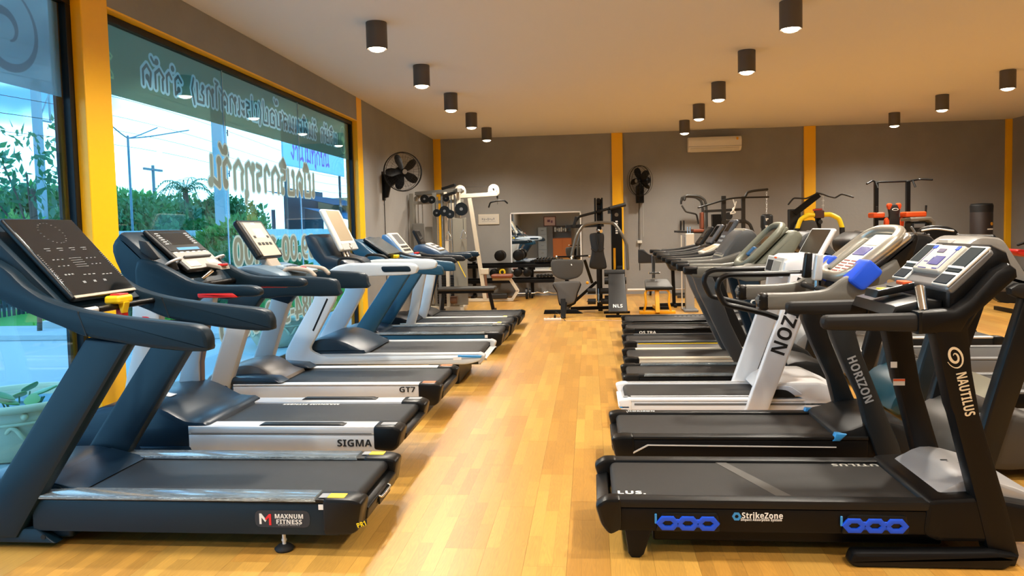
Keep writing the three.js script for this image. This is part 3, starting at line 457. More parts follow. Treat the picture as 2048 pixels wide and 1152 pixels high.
{
  const t = new Mill('compact black treadmill with a small upright display, farthest of the row by the window', -1, -1.04, -11.35, -12.15, rowL), h = t.h;
  t.deck({ len: 1.5, top: .215, bot: .06, side: M.black, rail: M.dark, cap: M.satin, belt: M.beltDark, capLen: .1, beltEnd: 1.4, railW: .07 });
  t.bothSides((k) => {
    t.ext('upright', [[1.66, .1], [1.54, .1], [1.36, .7], [1.26, 1.06], [1.38, 1.08], [1.48, .7]], k * h, k * (h - .06), M.charcoal, { b: .015 });
    t.ext('handrail', [[1.50, 1.20], [1.36, 1.14], [1.1, 1.13], [.76, 1.145], [.70, 1.11], [.72, 1.055], [1.1, 1.04], [1.36, 1.03], [1.5, 1.06]], k * (h + .01), k * (h - .06), M.charcoal, { b: .018, sm: 2 });
  });
  t.ext('console_base', [[1.16, 1.14], [1.3, 1.22], [1.48, 1.28], [1.58, 1.22], [1.5, 1.04], [1.2, 1.06]], h - .05, -h + .05, S('#2b4560', .42), { b: .03, sm: 2 });
  const b = t.slab('control_panel', [1.2, 1.185], [1.42, 1.285], .03, .2, -.2, M.cream, { r: .01 }); t.lines(b, 'panel_keys', [0, 1, 2, 3].flatMap((i) => [[.1 + i * .2, .24 + i * .2, .2, .4], [.1 + i * .2, .24 + i * .2, .55, .75]]), M.dark, .004);
  const p = t.slab('console_panel', [1.50, 1.26], [1.61, 1.49], .05, .17, -.17, M.satin, { r: .02 }); t.on(p, 'display', .12, .88, .2, .9, .003, M.screen, .002);
  t.ext('motor_hood', [[1.32, .215], [1.5, .29], [1.7, .29], [1.84, .2], [1.84, .06], [1.4, .06]], h - .02, -h + .02, M.dark, { b: .03, sm: 2 }); t.feet([.3, 1.6], .04);
}
{ // --- right row, first: black treadmill with blue hexagon cushions
  const t = new Mill('large black treadmill nearest the camera on the right, blue hexagon cushions along its side', 1, .02, -3.45, -4.12, rowR), h = t.h;
  t.deck({ len: 1.42, top: .272, bot: .125, side: M.black, rail: M.dark, cap: M.satin, belt: M.belt, capLen: .1, beltEnd: 1.56, railW: .075, taper: .03, railH: .04, tail: .06, inset: .004, capDrop: .02 });
  t.bothSides((k) => {
    t.ext('upright', [[1.40, 1.06], [1.42, 1.0], [1.485, .69], [1.5, .65], [1.59, .29], [1.645, .06], [1.68, .0], [1.76, .0], [1.775, .05], [1.72, .27], [1.61, .65], [1.575, .85], [1.56, 1.02], [1.6, 1.1]], k * (h + .012), k * (h - .085), M.black, { b: .018 });
    t.ext('arm_body', [[1.36, 1.095], [1.50, 1.105], [1.56, 1.15], [1.66, 1.265], [1.715, 1.295], [1.745, 1.27], [1.75, 1.235], [1.56, 1.055], [1.53, 1.0], [1.36, 1.0]], k * (h + .016), k * (h - .08), M.black, { b: .02 });
    t.ext('hand_grip', chamfer([[.965, 1.02], [1.37, 1.008], [1.37, 1.088], [.965, 1.082]], .03), k * (h + .008), k * (h - .062), M.grip, { b: .02 });
    t.ext('grip_collar', [[1.352, 1.0], [1.372, 1.0], [1.372, 1.097], [1.352, 1.095]], k * (h + .014), k * (h - .07), M.satin, { b: .01 });
    t.ext('base_rail', chamfer([[1.06, .018], [1.08, .068], [1.5, .075], [1.66, .08], [1.76, .06], [1.7, 0], [1.09, 0]], .015), k * (h + .05), k * (h - .03), M.black, { b: .018 });
    t.put('levelling_foot', prismG([[.11, .135], [.235, .135], [.195, .015], [.175, .0], [.14, .0], [.125, .02]].map(([x, y]) => [x, y]), k * (h - .01), k * (h - .06), .01), M.black);
    if (k > 0) for (const x0 of [.265, 1.06]) {
      t.ext('cushion_recess', chamfer([[x0 - .02, .13], [x0 + .265, .13], [x0 + .255, .215], [x0 + .01, .215]], .015), h + .006, h - .02, M.satin, { b: .006 });
      const ring = (cx) => { const q = []; for (let i = 0; i < 6; i++) q.push([cx + .052 * Math.cos(i * Math.PI / 3), .17 + .036 * Math.sin(i * Math.PI / 3)]); return q; }, inner = (cx) => { const q = []; for (let i = 0; i < 6; i++) q.push([cx +   .024 * Math.cos(-i * Math.PI / 3), .17 + .0125 * Math.sin(-i * Math.PI / 3)]); return q; };
      for (const c of [.035, .122, .209]) t.ext('hexagon_cushion', ring(x0 + c), h + .016, h - .004, M.blue, { b: .004, holes: [inner(x0 + c)], label: 'blue hexagon cushion' });
      for (const c of [.078, .165]) t.box('cushion_link', x0 + c - .016, x0 + c + .016, .152, .188, h + .013, h - .004, M.blue, .003);
      t.box('reflector', x0 - .022, x0 - .012, .165, .21, h + .008, h, M.skyblue, .003);
    }
  });
  t.ext('front_housing', chamfer([[1.38, .13], [1.40, .285], [1.62, .30], [1.9, .25], [1.92, .1], [1.44, .1]], .03), h + .004, -h - .004, M.black, { b: .02 });
  t.ext('motor_hood', [[1.47, .283], [1.53, .32], [1.60, .352], [1.70, .345], [1.86, .29], [1.9, .24], [1.48, .24]], h - .075, -h + .075, S('#aaaaac', .36, .45), { b: .015, sm: 2 });
  t.put('hood_mark', join([[0, 0, .05, .008], [.02, .016, .04, .006], [.035, .034, .05, .008], [.055, .05, .03, .006]].map(([a, b, w, d]) => rbox(1.60 + a, 1.60 + a + w * .6, .354 - a * .16, .3565 - a * .16, b - .02, b - .02 + d, 0))), M.ink);
  t.put('belt_mark', prismG([[.60, -.26], [.655, -.26], [.86, .235], [.79, .235]], 0, .0008, 0).rotateX(Math.PI / 2).translate(0, t.beltTop + .0012, 0), S('#3d3b37', .5)); t.box('under_frame', .24, 1.5, .05, .128, h - .09, -h + .09, M.black, .012);
  // console
  t.ext('console_shell', [[1.50, 1.10], [1.58, 1.12], [1.72, 1.27], [1.76, 1.28], [1.74, 1.34], [1.68, 1.37], [1.62, 1.30], [1.5, 1.17]], h - .05, -h + .05, M.black, { b: .025 });
  const p = t.slab('console_panel', [1.50, 1.17], [1.685, 1.345], .045, h - .05, -h + .03, S('#77797c', .35, .5), { r: .018 });
  const c = t.slab('display_plate', [1.535, 1.235], [1.655, 1.35], .045, .125, -.165, S('#c9c4b8', .34, .3), { r: .012 });
  t.on(c, 'display', .22, .55, .22, .55, .003, M.lcd, .002); t.on(c, 'display', .44, .68, .68, .82, .003, S('#57506e', .3), .002); t.on(c, 'badge', .05, .16, .8, .94, .003, M.blue, .001); t.on(c, 'badge', .84, .97, .82, .94, .003, M.blue, .001);
  t.lines(c, 'panel_print', [[.08, .1, .1, .9], [.9, .92, .1, .9], [.12, .3, .08, .12], [.5, .8, .07, .1], [.58, .62, .22, .5], [.66, .8, .3, .34]], M.lcd);
  for (const [u0, u1] of [[-.02, .25], [.75, 1.02]]) { t.on(p, 'bottle_holder', u0, u1, .04, .98, .010, S('#c9c8c4', .4), .006); t.on(p, 'holder_well', u0 + .022, u1 - .022, .34, .94, .013, S('#061a20', .6, 0, { specularIntensity: .3 }), .005); t.on(p, 'holder_bar', u0 + .02, u1 - .02, .42, .47, .018, M.print, .003); t.on(p, 'speaker_slot', u0 + .022, u1 - .022, .07, .29, .013, S('#0a1a26', .55, 0, { specularIntensity: .3 }), .004); }
  t.ext('heart_rate_bridge', [[1.28, 1.065], [1.30, 1.11], [1.42, 1.14], [1.5, 1.13], [1.5, 1.08]], h - .1, -h + .05, M.satin, { b: .015 });
  t.ext('quick_pad', [[1.28, 1.13], [1.29, 1.165], [1.45, 1.20], [1.45, 1.165]], .06, -.10, M.satin, { b: .008 }); t.box('start_button', 1.30, 1.34, 1.155, 1.174, .05, .0, M.lemon, .005); t.box('stop_button', 1.40, 1.445, 1.185, 1.204, .05, -.03, M.orange, .006); t.box('speed_keys', 1.345, 1.39, 1.165, 1.185, .05, .005, M.ink, .004);
  t.put('pulse_grip', barG([1.40, 1.085, h - .05], [1.43, 1.18, h - .17], .022, 14), M.chrome); t.put('pulse_grip', barG([1.40, 1.085, -h + .05], [1.43, 1.18, -h + .17], .022, 14), M.chrome);
  // lettering
  t.text('StrikeZone', .026, .71, .206, h - .0025, M.print, { squash: .95 }); t.text('Impact Absorption System', .0105, .705, .185, h - .0025, M.print, { squash: .95 });
  t.put('logo', prismG([0, 1, 2, 3, 4, 5].map((i) => [.60 + .02 * Math.cos(i * Math.PI / 3), .2 + .02 * Math.sin(i * Math.PI / 3)]), h - .004, h - .0005, 0, [[0, 1, 2, 3, 4, 5].map((i) => [.60 + .009 * Math.cos(-i * Math.PI / 3), .2 + .009 * Math.sin(-i * Math.PI / 3)])]), M.skyblue);
  t.text('NAUTILUS', .042, 1.545, .745, h + .0125, S('#c9b899', .5), { rot: -1.36, squash: .68 });
  { const pts = []; for (let i = 0; i <= 40; i++) { const a = -i * .29 + 2.4, r = .009 + .00112 * i; pts.push([Math.cos(a) * r * .66, Math.sin(a) * r]); } const out = [], inn = []; pts.forEach(([x, y], i) => { const w = .002 + .0095 * Math.sin(Math.PI * i / 40), n = Math.hypot(x, y); out.push([x + x / n * w * .5, y + y / n * w * .5]); inn.push([x - x / n * w * .5, y - y / n * w * .5]); });
    t.put('logo', prismG(out.concat(inn.reverse()), 0, .0018, 0).rotateZ(.35).scale(1, 1, 1).translate(1.50, .905, h + .0125), S('#c9b899', .5), undefined, 'pale swirl emblem on the upright'); }
  t.flatText('NAUTILUS', .036, 1.33, t.beltTop + .0005, -h + .105, S('#a8a59c', .6), { flip: true, squash: 1.35 }); t.flatText('LUS.', .04, .15, t.beltTop + .0005, h - .125, M.print, { squash: 1.2 });
  for (const [z, y0, y1, m] of [[0, .74, .79, M.print], [.0, .655, .7, M.offwhite]]) t.put('sticker', rbox(-.028, .028, -.024, .024, 0, .0015, 0).scale(m === M.print ? .55 : 1, m === M.print ? .62 : .7, 1).translate(y0 > .7 ? 1.475 : 1.50, (y0 + y1) / 2, -h + .0855), m);
  t.box('warning_band', 1.472, 1.528, .683, .693, -h + .0868, -h + .0885, M.orange, 0);
}
{ // --- right row, second: black, silver line along the deck, oval console, two blue sleeves
  const t = new Mill('black treadmill with a silver deck line and two blue handrail sleeves, second on the right', 1, .12, -4.6, -5.28, rowR), h = t.h;
  t.deck({ len: 1.45, top: .245, bot: .09, side: M.black, rail: M.dark, cap: M.satin, belt: M.belt, capLen: .12, beltEnd: 1.5, railW: .085, taper: .012, inset: .004 });
  const silver = S('#b9b7b2', .3, .7);
  t.bothSides((k) => {
    t.ext('silver_line', [[.05, .12], [.07, .12], [.20, .19], [1.27, .182], [1.27, .188], [.195, .197]], k * (h + .003), k * (h - .02), M.silver, { b: .001 });
    t.ext('upright', [[1.22, 1.0], [1.24, .85], [1.30, .69], [1.40, .47], [1.44, .30], [1.5, .12], [1.54, .03], [1.66, .03], [1.62, .2], [1.55, .37], [1.41, .73], [1.37, .88], [1.38, 1.02]], k * (h + .005), k * (h - .085), M.slate, { b: .016 });
    t.ext('handrail', [[.84, 1.075], [.835, 1.01], [.87, .985], [1.2, .99], [1.42, 1.0], [1.56, 1.06], [1.62, 1.15], [1.60, 1.26], [1.5, 1.2], [1.40, 1.185], [1.32, 1.165], [1.25, 1.115], [1.18, 1.09], [1.0, 1.08]], k * (h + .012), k * (h - .065), S('#5a5852', .45, .1), { b: .018, sm: 2 });
    t.ext('handrail_end', chamfer([[.832, .98], [.90, .978], [.90, 1.085], [.832, 1.08]], .03), k * (h + .015), k * (h - .068), M.satin, { b: .02 });
    t.ext('blue_sleeve', chamfer([[1.32, 1.15], [1.40, 1.085], [1.515, 1.195], [1.43, 1.275]], .028), k * (h + .055), k * (h - .11), M.blue, { b: .016, label: 'bright blue sleeve' });
    t.box('base_beam', .9, 1.9, 0, .05, k * (h + .0), k * (h - .06), M.black, .012); t.ext('rail_tick', [[1.25, .22], [1.29, .22], [1.33, .26], [1.27, .265]], k * (h + .002), k * (h - .05), M.skyblue, { b: .006 });
  });
  t.ext('console_shell', [[1.36, 1.08], [1.52, 1.06], [1.70, 1.22], [1.75, 1.32], [1.76, 1.40], [1.68, 1.39], [1.46, 1.22]], h - .09, -h + .09, M.satin, { b: .04, sm: 2 });
  const p = t.slab('console_panel', [1.36, 1.13], [1.70, 1.40], .045, h - .06, -h + .06, silver, { r: .02 });
  t.rim(p, .034, S('#a9a69c', .3, .65)).userData.label = 'silver oval rim';
  t.on(p, 'panel_face', .22, .72, .05, .9, .01, S('#d3cdc0', .4), .01); t.on(p, 'display', .30, .66, .45, .62, .014, M.lcd, .003); t.on(p, 'instruction_card', .28, .68, .66, .88, .013, M.cream, .003); t.lines(p, 'panel_print', [0, 1, 2, 3, 4].flatMap((i) => [[.26, .44, .1 + i * .055, .115 + i * .055], [.5, .68, .1 + i * .055, .115 + i * .055]]), S('#9a4a48', .5), .013);
  t.on(p, 'bottle_tray', .04, .19, .12, .8, .02, S('#8c8a80', .35, .4), .02); t.on(p, 'bottle_tray', .77, .96, .12, .8, .02, S('#8c8a80', .35, .4), .02);
  t.ext('pulse_grip', chamfer([[1.22, 1.13], [1.27, 1.13], [1.28, 1.29], [1.24, 1.29]], .012), .07, .0, M.silver, { b: .012 }); t.ext('pulse_grip', chamfer([[1.22, 1.13], [1.27, 1.13], [1.28, 1.29], [1.24, 1.29]], .012), -.16, -.23, M.satin, { b: .012 }); t.put('cross_bar', barG([1.25, 1.08, h - .04], [1.25, 1.08, -h + .04], .02), M.dark); t.put('grip_stem', barG([1.25, 1.06, .035], [1.25, 1.14, .035], .02), M.chrome);
  t.ext('motor_hood', [[1.28, .25], [1.36, .285], [1.5, .33], [1.66, .31], [1.82, .2], [1.82, .08], [1.32, .1]], h - .02, -h + .02, M.dark, { b: .03, sm: 2 });
  t.feet([.25], .06); t.flatText('HORIZON', .022, .2, t.top + .0005, -h + .045, M.print, { squash: 1.3 }); t.text('HORIZON', .05, 1.40, .58, h + .0065, M.greyprint, { rot: -1.2, squash: .92 });
}
{ // --- right row, third: white
  const t = new Mill('white treadmill with slanted white uprights and black tube handrails, third on the right', 1, .2, -5.7, -6.36, rowR), h = t.h;
  const white = S('#e3e4e6', .38, 0, { clearcoat: .25 });
  t.deck({ len: 1.5, top: .225, bot: .11, side: white, rail: white, cap: white, belt: M.belt, capLen: .08, beltEnd: 1.3, railW: .07, tail: .04, inset: .004, taper: .01 });
  t.bothSides((k) => {
    t.ext('deck_groove', [[.1, .178], [1.5, .178], [1.5, .192], [.1, .192]], k * (h + .0), k * (h - .02), M.grey, { b: 0 });
    t.ext('upright', [[.86, .08], [1.02, .08], [1.36, 1.0], [1.39, 1.12], [1.20, 1.12], [1.18, .98]], k * (h + .035), k * (h - .03), white, { b: .012 });
    t.tube('handrail', [[1.36, 1.125, k * (h + .0)], [1.03, 1.12, k * (h + .0)], [.79, 1.12, k * h], [.72, 1.09, k * h], [.70, 1.02, k * h], [.75, .915, k * h], [.85, .885, k * h], [1.03, .84, k * h], [1.16, .79, k * h]], .021, M.satin, { tension: .35 });
    t.tube('silver_edge', [[.08, .232, k * (h - .064)], [1.28, .232, k * (h - .064)]], .004, M.silver);
  });
  t.text('HORIZON', .10, 1.21, .845, h + .036, M.ink, { rot: -1.92, squash: 1.0 });
  t.ext('motor_hood', [[1.0, .235], [1.06, .30], [1.16, .345], [1.42, .345], [1.62, .25], [1.68, .13], [1.66, .05], [1.1, .06], [1.3, .2], [1.28, .235]], h - .0, -h + .0, white, { b: .02, ch: .03 });
  t.ext('hood_arch', chamfer([[1.02, .24], [1.10, .315], [1.2, .32], [1.30, .25]], .03), h + .006, h - .02, S('#b4bccb', .4), { b: .004 }); t.ext('hood_opening', chamfer([[1.0, .236], [1.09, .295], [1.18, .29], [1.25, .236]], .03), h + .009, h - .01, M.dark, { b: .002 });
  t.ext('console_body', [[1.16, 1.09], [1.18, 1.20], [1.26, 1.245], [1.48, 1.245], [1.54, 1.15], [1.5, 1.06], [1.3, 1.05]], h - .04, -h + .04, white, { b: .03 });
  const f = t.slab('console_front', [1.165, 1.105], [1.20, 1.23], .03, h - .07, -h + .07, S('#d8d5cd', .4), { r: .01 }); t.on(f, 'tray', .1, .52, .1, .75, .004, S('#a7a49b', .45), .004); t.on(f, 'tray', .58, .9, .1, .75, .004, M.ink, .004); t.on(f, 'stop_button', .44, .5, .86, .96, .012, M.orange, .003);
  const p = t.slab('console_panel', [1.42, 1.22], [1.535, 1.43], .035, h - .06, -h + .06, M.white, { r: .016 }); t.on(p, 'display', .06, .94, .12, .94, .003, S('#2b2a27', .25), .003);
  t.box('sticker', -.005, .06, .16, .17, h + .006, h + .004, M.skyblue, 0); t.box('sticker', .02, .055, .2345, .236, h - .06, h - .03, M.greyprint, 0); t.feet([.25, 1.4], .09);
}
// --- right row, fourth to eighth: one body, each with its own deck colours, console and arms
function farMill(o) {
  const t = new Mill(o.label, 1, o.xb, o.zn, o.zf, rowR), h = t.h;
  t.deck({ len: 1.45, top: .225, bot: .085, side: o.side, rail: o.rail, cap: M.satin, belt: o.belt ?? M.belt, capLen: .13, beltEnd: 1.4, railW: .07, wrap: o.wrap, taper: .015, inset: .003 });
  t.bothSides((k) => {
    t.ext('upright', o.upright, k * (h + .004), k * (h - .075), o.post, { b: .015, sm: 2 });
    t.ext('handrail', o.arm, k * (h + .012), k * (h - .055), o.armMat, { b: .018, sm: 2 });
    t.ext('grip', chamfer(o.grip, .014), k * (h + .016), k * (h - .06), M.satin, { b: .02 });
    if (o.stripe) t.ext('side_stripe', [[.14, .196], [1.42, .196], [1.42, .204], [.14, .204]], k * (h + .003), k * (h - .02), o.stripe, { b: .001 });
  });
  t.ext('motor_hood', [[1.2, .225], [1.32, .30], [1.5, .34], [1.7, .27], [1.76, .14], [1.7, .06], [1.3, .07]], h - .02, -h + .02, o.hood ?? M.dark, { b: .03, sm: 2 });
  t.feet([.28, 1.5], .06);
  return t;
}
{
  let t = farMill({ label: 'black treadmill with film-wrapped black rails and a rounded grey-green console, fourth on the right', xb: .27, zn: -6.62, zf: -7.2, side: M.black, rail: M.dark, wrap: true, post: M.charcoal, upright: [[1.28, .1], [1.42, .1], [1.22, .6], [1.10, 1.05], [.94, 1.05], [1.08, .6]], arm: [[.56, 1.13], [.55, 1.07], [.62, 1.04], [.86, 1.05], [1.0, 1.0], [1.2, 1.02], [1.28, 1.12], [1.12, 1.15], [.9, 1.125]], grip: [[.5, 1.135], [.5, 1.07], [.62, 1.06], [.62, 1.135]], armMat: S('#5d5c55', .45, .1) }), h = t.h;
  const gg = S('#6b6d60', .45, .1);
  t.text('ACCU', .06, 1.06, .86, h + .006, M.print, { rot: -1.2 });
  t.ext('console_shell', [[1.04, 1.03], [1.24, 1.02], [1.42, 1.24], [1.49, 1.37], [1.42, 1.425], [1.36, 1.40], [1.06, 1.10]], h - .04, -h + .04, gg, { b: .03, ch: .04 });
  let p = t.slab('console_panel', [1.03, 1.11], [1.36, 1.44], .03, h - .05, -h + .05, gg, { r: .014 }); t.rim(p, .03, gg, .028); t.on(p, 'panel_face', .16, .84, .12, .94, .008, S('#2e2823', .3), .02); t.on(p, 'display', .3, .7, .5, .72, .016, M.screen, .003); t.on(p, 'bottle', .5, .68, .22, .44, .03, S('#1d4f78', .35), .02, 'blue bottle lying in the tray'); t.on(p, 'bottle_tray', .3, .48, .24, .42, .018, M.mid, .01);
  t.tube('grip_loop', [[.98, 1.06, h - .06], [1.02, 1.13, h - .06], [1.1, 1.12, h - .06], [1.14, 1.05, h - .06]], .018, S('#8f8a80', .4));
  t = farMill({ label: 'black treadmill with cream film-wrapped side panels, fifth on the right', xb: .32, zn: -7.5, zf: -8.12, side: M.cream, rail: S('#d8cfba', .4), wrap: false, post: M.mid, upright: [[1.05, .1], [1.18, .1], [.98, .55], [.80, 1.04], [.62, 1.04], [.80, .6]], arm: [[.52, 1.14], [.5, 1.1], [.6, 1.07], [.8, 1.02], [1.0, 1.05], [1.16, 1.18], [1.08, 1.22], [.9, 1.16], [.7, 1.145]], grip: [[.44, 1.145], [.44, 1.09], [.6, 1.08], [.6, 1.145]], armMat: S('#55534d', .45, .1) }); h = t.h;
  t.bothSides((k) => t.ext('plastic_wrap', chamfer([[.16, .10], [1.42, .10], [1.42, .135], [.16, .14]], .01), k * (h + .006), k * (h - .02), M.film, { b: .003, label: 'crumpled clear film along the side' })); t.ext('console_shell', [[.88, 1.10], [1.06, 1.08], [1.22, 1.26], [1.24, 1.38], [1.15, 1.43], [1.04, 1.36]], h - .05, -h + .05, M.mid, { b: .03, sm: 2 }); p = t.slab('console_panel', [.92, 1.16], [1.14, 1.43], .03, .25, -.25, S('#8e8879', .4), { r: .012 }); t.on(p, 'display', .2, .8, .5, .9, .004, M.screen, .003); t.on(p, 'keypad', .15, .85, .1, .4, .004, M.cream, .003);
  t = farMill({ label: 'silver-sided treadmill with a yellow line along the deck, sixth on the right', xb: .36, zn: -8.55, zf: -9.2, side: M.alu, rail: M.mid, stripe: M.lemon, post: M.dark, upright: [[1.22, .1], [1.36, .1], [1.14, .6], [.98, 1.04], [.84, 1.04], [1.0, .6]], arm: [[.46, 1.14], [.45, 1.10], [.6, 1.08], [.85, 1.06], [1.05, 1.08], [1.16, 1.18], [1.08, 1.22], [.8, 1.16], [.6, 1.145]], grip: [[.40, 1.145], [.40, 1.09], [.56, 1.08], [.56, 1.145]], armMat: M.satin }); h = t.h;
  t.ext('console_base', [[.9, 1.12], [1.1, 1.08], [1.24, 1.18], [1.16, 1.26], [1.0, 1.22]], h - .06, -h + .06, M.satin, { b: .02 }); p = t.slab('console_panel', [1.07, 1.24], [1.24, 1.52], .045, .2, -.2, S('#4a4e55', .35, .3), { r: .02 }); t.on(p, 'display', .2, .8, .52, .88, .003, M.screen, .002); t.lines(p, 'panel_keys', [0, 1, 2].flatMap((i) => [[.2 + i * .22, .34 + i * .22, .12, .2], [.2 + i * .22, .34 + i * .22, .28, .36]]), M.greyprint, .004); const q = t.slab('control_panel', [.86, 1.16], [1.06, 1.25], .03, .2, -.2, M.cream, { r: .008 }); t.on(q, 'keypad', .1, .9, .2, .8, .003, S('#b88f70', .5), .002);
  t = farMill({ label: 'all black treadmill with white lettering on its side, seventh on the right', xb: .4, zn: -9.62, zf: -10.22, side: M.black, rail: M.satin, belt: M.belt, post: M.black, upright: [[1.22, .1], [1.36, .1], [1.16, .6], [1.0, 1.04], [.86, 1.04], [1.02, .6]], arm: [[.46, 1.14], [.45, 1.10], [.6, 1.08], [.85, 1.06], [1.05, 1.08], [1.16, 1.18], [1.08, 1.22], [.8, 1.16], [.6, 1.145]], grip: [[.40, 1.145], [.40, 1.09], [.56, 1.08], [.56, 1.145]], armMat: M.dark }); h = t.h;
  t.text('OS TRA', .034, .28, .178, h - .002, M.print, { squash: 1.3 }); t.ext('console_base', [[.9, 1.12], [1.1, 1.08], [1.24, 1.18], [1.16, 1.26], [1.0, 1.22]], h - .06, -h + .06, M.satin, { b: .02 }); p = t.slab('console_panel', [1.06, 1.24], [1.22, 1.47], .045, .19, -.19, S('#55565a', .4, .3), { r: .02 }); t.on(p, 'display', .2, .8, .3, .88, .003, M.screen, .002);
  t = farMill({ label: 'black treadmill with a bright-edged deck, farthest of the row right of the aisle', xb: .43, zn: -10.42, zf: -11.15, side: M.dark, rail: M.satin, belt: M.beltDark, stripe: M.chrome, post: M.dark, upright: [[1.3, .1], [1.42, .1], [1.24, .6], [1.1, 1.04], [.96, 1.04], [1.1, .6]], arm: [[.46, 1.14], [.45, 1.10], [.6, 1.08], [.85, 1.06], [1.05, 1.08], [1.16, 1.18], [1.08, 1.22], [.8, 1.16], [.6, 1.145]], grip: [[.40, 1.145], [.40, 1.09], [.56, 1.08], [.56, 1.145]], armMat: M.satin }); h = t.h;
  t.put('belt_print', join([0, 1, 2, 3, 4, 5, 6, 7].map((i) => rbox(.72 + i * .06, .755 + i * .06, .2128, .2136, -h + .12, -h + .15, 0))), M.print); t.ext('deck_arm', [[1.35, .2], [1.6, .3], [1.62, .28], [1.38, .18]], h, h - .03, M.chrome, { b: .004 });
  p = t.slab('console_panel', [1.02, 1.2], [1.2, 1.44], .05, .22, -.22, M.dark, { r: .02 }); t.on(p, 'display', .2, .8, .3, .88, .003, M.screen, .002);
}
// --- third row: fronts towards us, decks running away to the right
function backMill(o) {
  const t = new Mill(o.label, -1, o.xb, o.zn, o.zf, rowB), h = t.h;
  t.deck({ len: 1.55, top: .25, bot: .09, side: o.side, rail: o.rail, cap: M.satin, belt: M.belt, capLen: .12, beltEnd: 1.5, railW: .085, inset: .003 });
  t.bothSides((k) => {
    t.ext('upright', [[2.02, .05], [1.90, .05], [1.78, .45], [1.60, 1.02], [1.75, 1.04], [1.92, .45]], k * (h + .01), k * (h - .08), o.post, { b: .016 });
    t.ext('handrail', [[1.78, 1.12], [1.5, 1.10], [1.2, 1.09], [1.12, 1.05], [1.16, 1.0], [1.5, 1.01], [1.7, 1.02], [1.82, 1.06]], k * (h + .012), k * (h - .06), M.dark, { b: .018, sm: 2 });
  });
  t.ext('motor_hood', [[1.45, .25], [1.6, .34], [1.8, .38], [2.0, .30], [2.1, .18], [2.06, .07], [1.5, .08]], h - .02, -h + .02, o.hood, { b: .035, sm: 2 });
  t.ext('console_shell', [[1.62, 1.08], [1.80, 1.06], [2.04, 1.2], [2.06, 1.30], [1.94, 1.385], [1.80, 1.37]], h - .1, -h + .14, o.shell, { b: .04, ch: .04 });
  const p = t.slab('console_panel', [1.66, 1.14], [1.85, 1.385], .03, h - .14, -h + .18, M.satin, { r: .012 }); t.on(p, 'display', .2, .8, .5, .9, .003, M.screen, .002);
  t.feet([.3, 1.9], .06); return t;
}
{
  let t = backMill({ label: 'dark treadmill with a bare grey console back, standing behind the nearest right-hand treadmill', xb: 4.12, zn: -4.55, zf: -5.3, side: M.black, rail: M.grey, post: M.satin, hood: S('#3b3936', .4, .3), shell: S('#777571', .45, .2) }), h = t.h;
  t.box('label_plate', 1.97, 2.02, 1.335, 1.362, .07, -.05, M.print, .004); t.ext('hood_flap', [[1.74, .50], [1.84, .56], [1.90, .46], [1.80, .42]], h - .1, -.1, S('#b3a78d', .4, .3), { b: .008 });
  t = backMill({ label: 'treadmill with a teal motor hood, second behind the right-hand row', xb: 4.25, zn: -5.8, zf: -6.55, side: M.black, rail: M.grey, post: S('#26353f', .4, .2), hood: M.teal, shell: M.dark });
  t = backMill({ label: 'treadmill with a grey rounded motor cover, third behind the right-hand row', xb: 4.36, zn: -7.2, zf: -7.95, side: M.grey, rail: M.grey, post: M.dark, hood: S('#5c5852', .4, .3), shell: M.dark });
  t = backMill({ label: 'black treadmill with a silver deck edge, farthest behind the right-hand row', xb: 4.25, zn: -8.5, zf: -9.2, side: M.dark, rail: M.alu, post: M.dark, hood: M.grey, shell: M.mid });
}
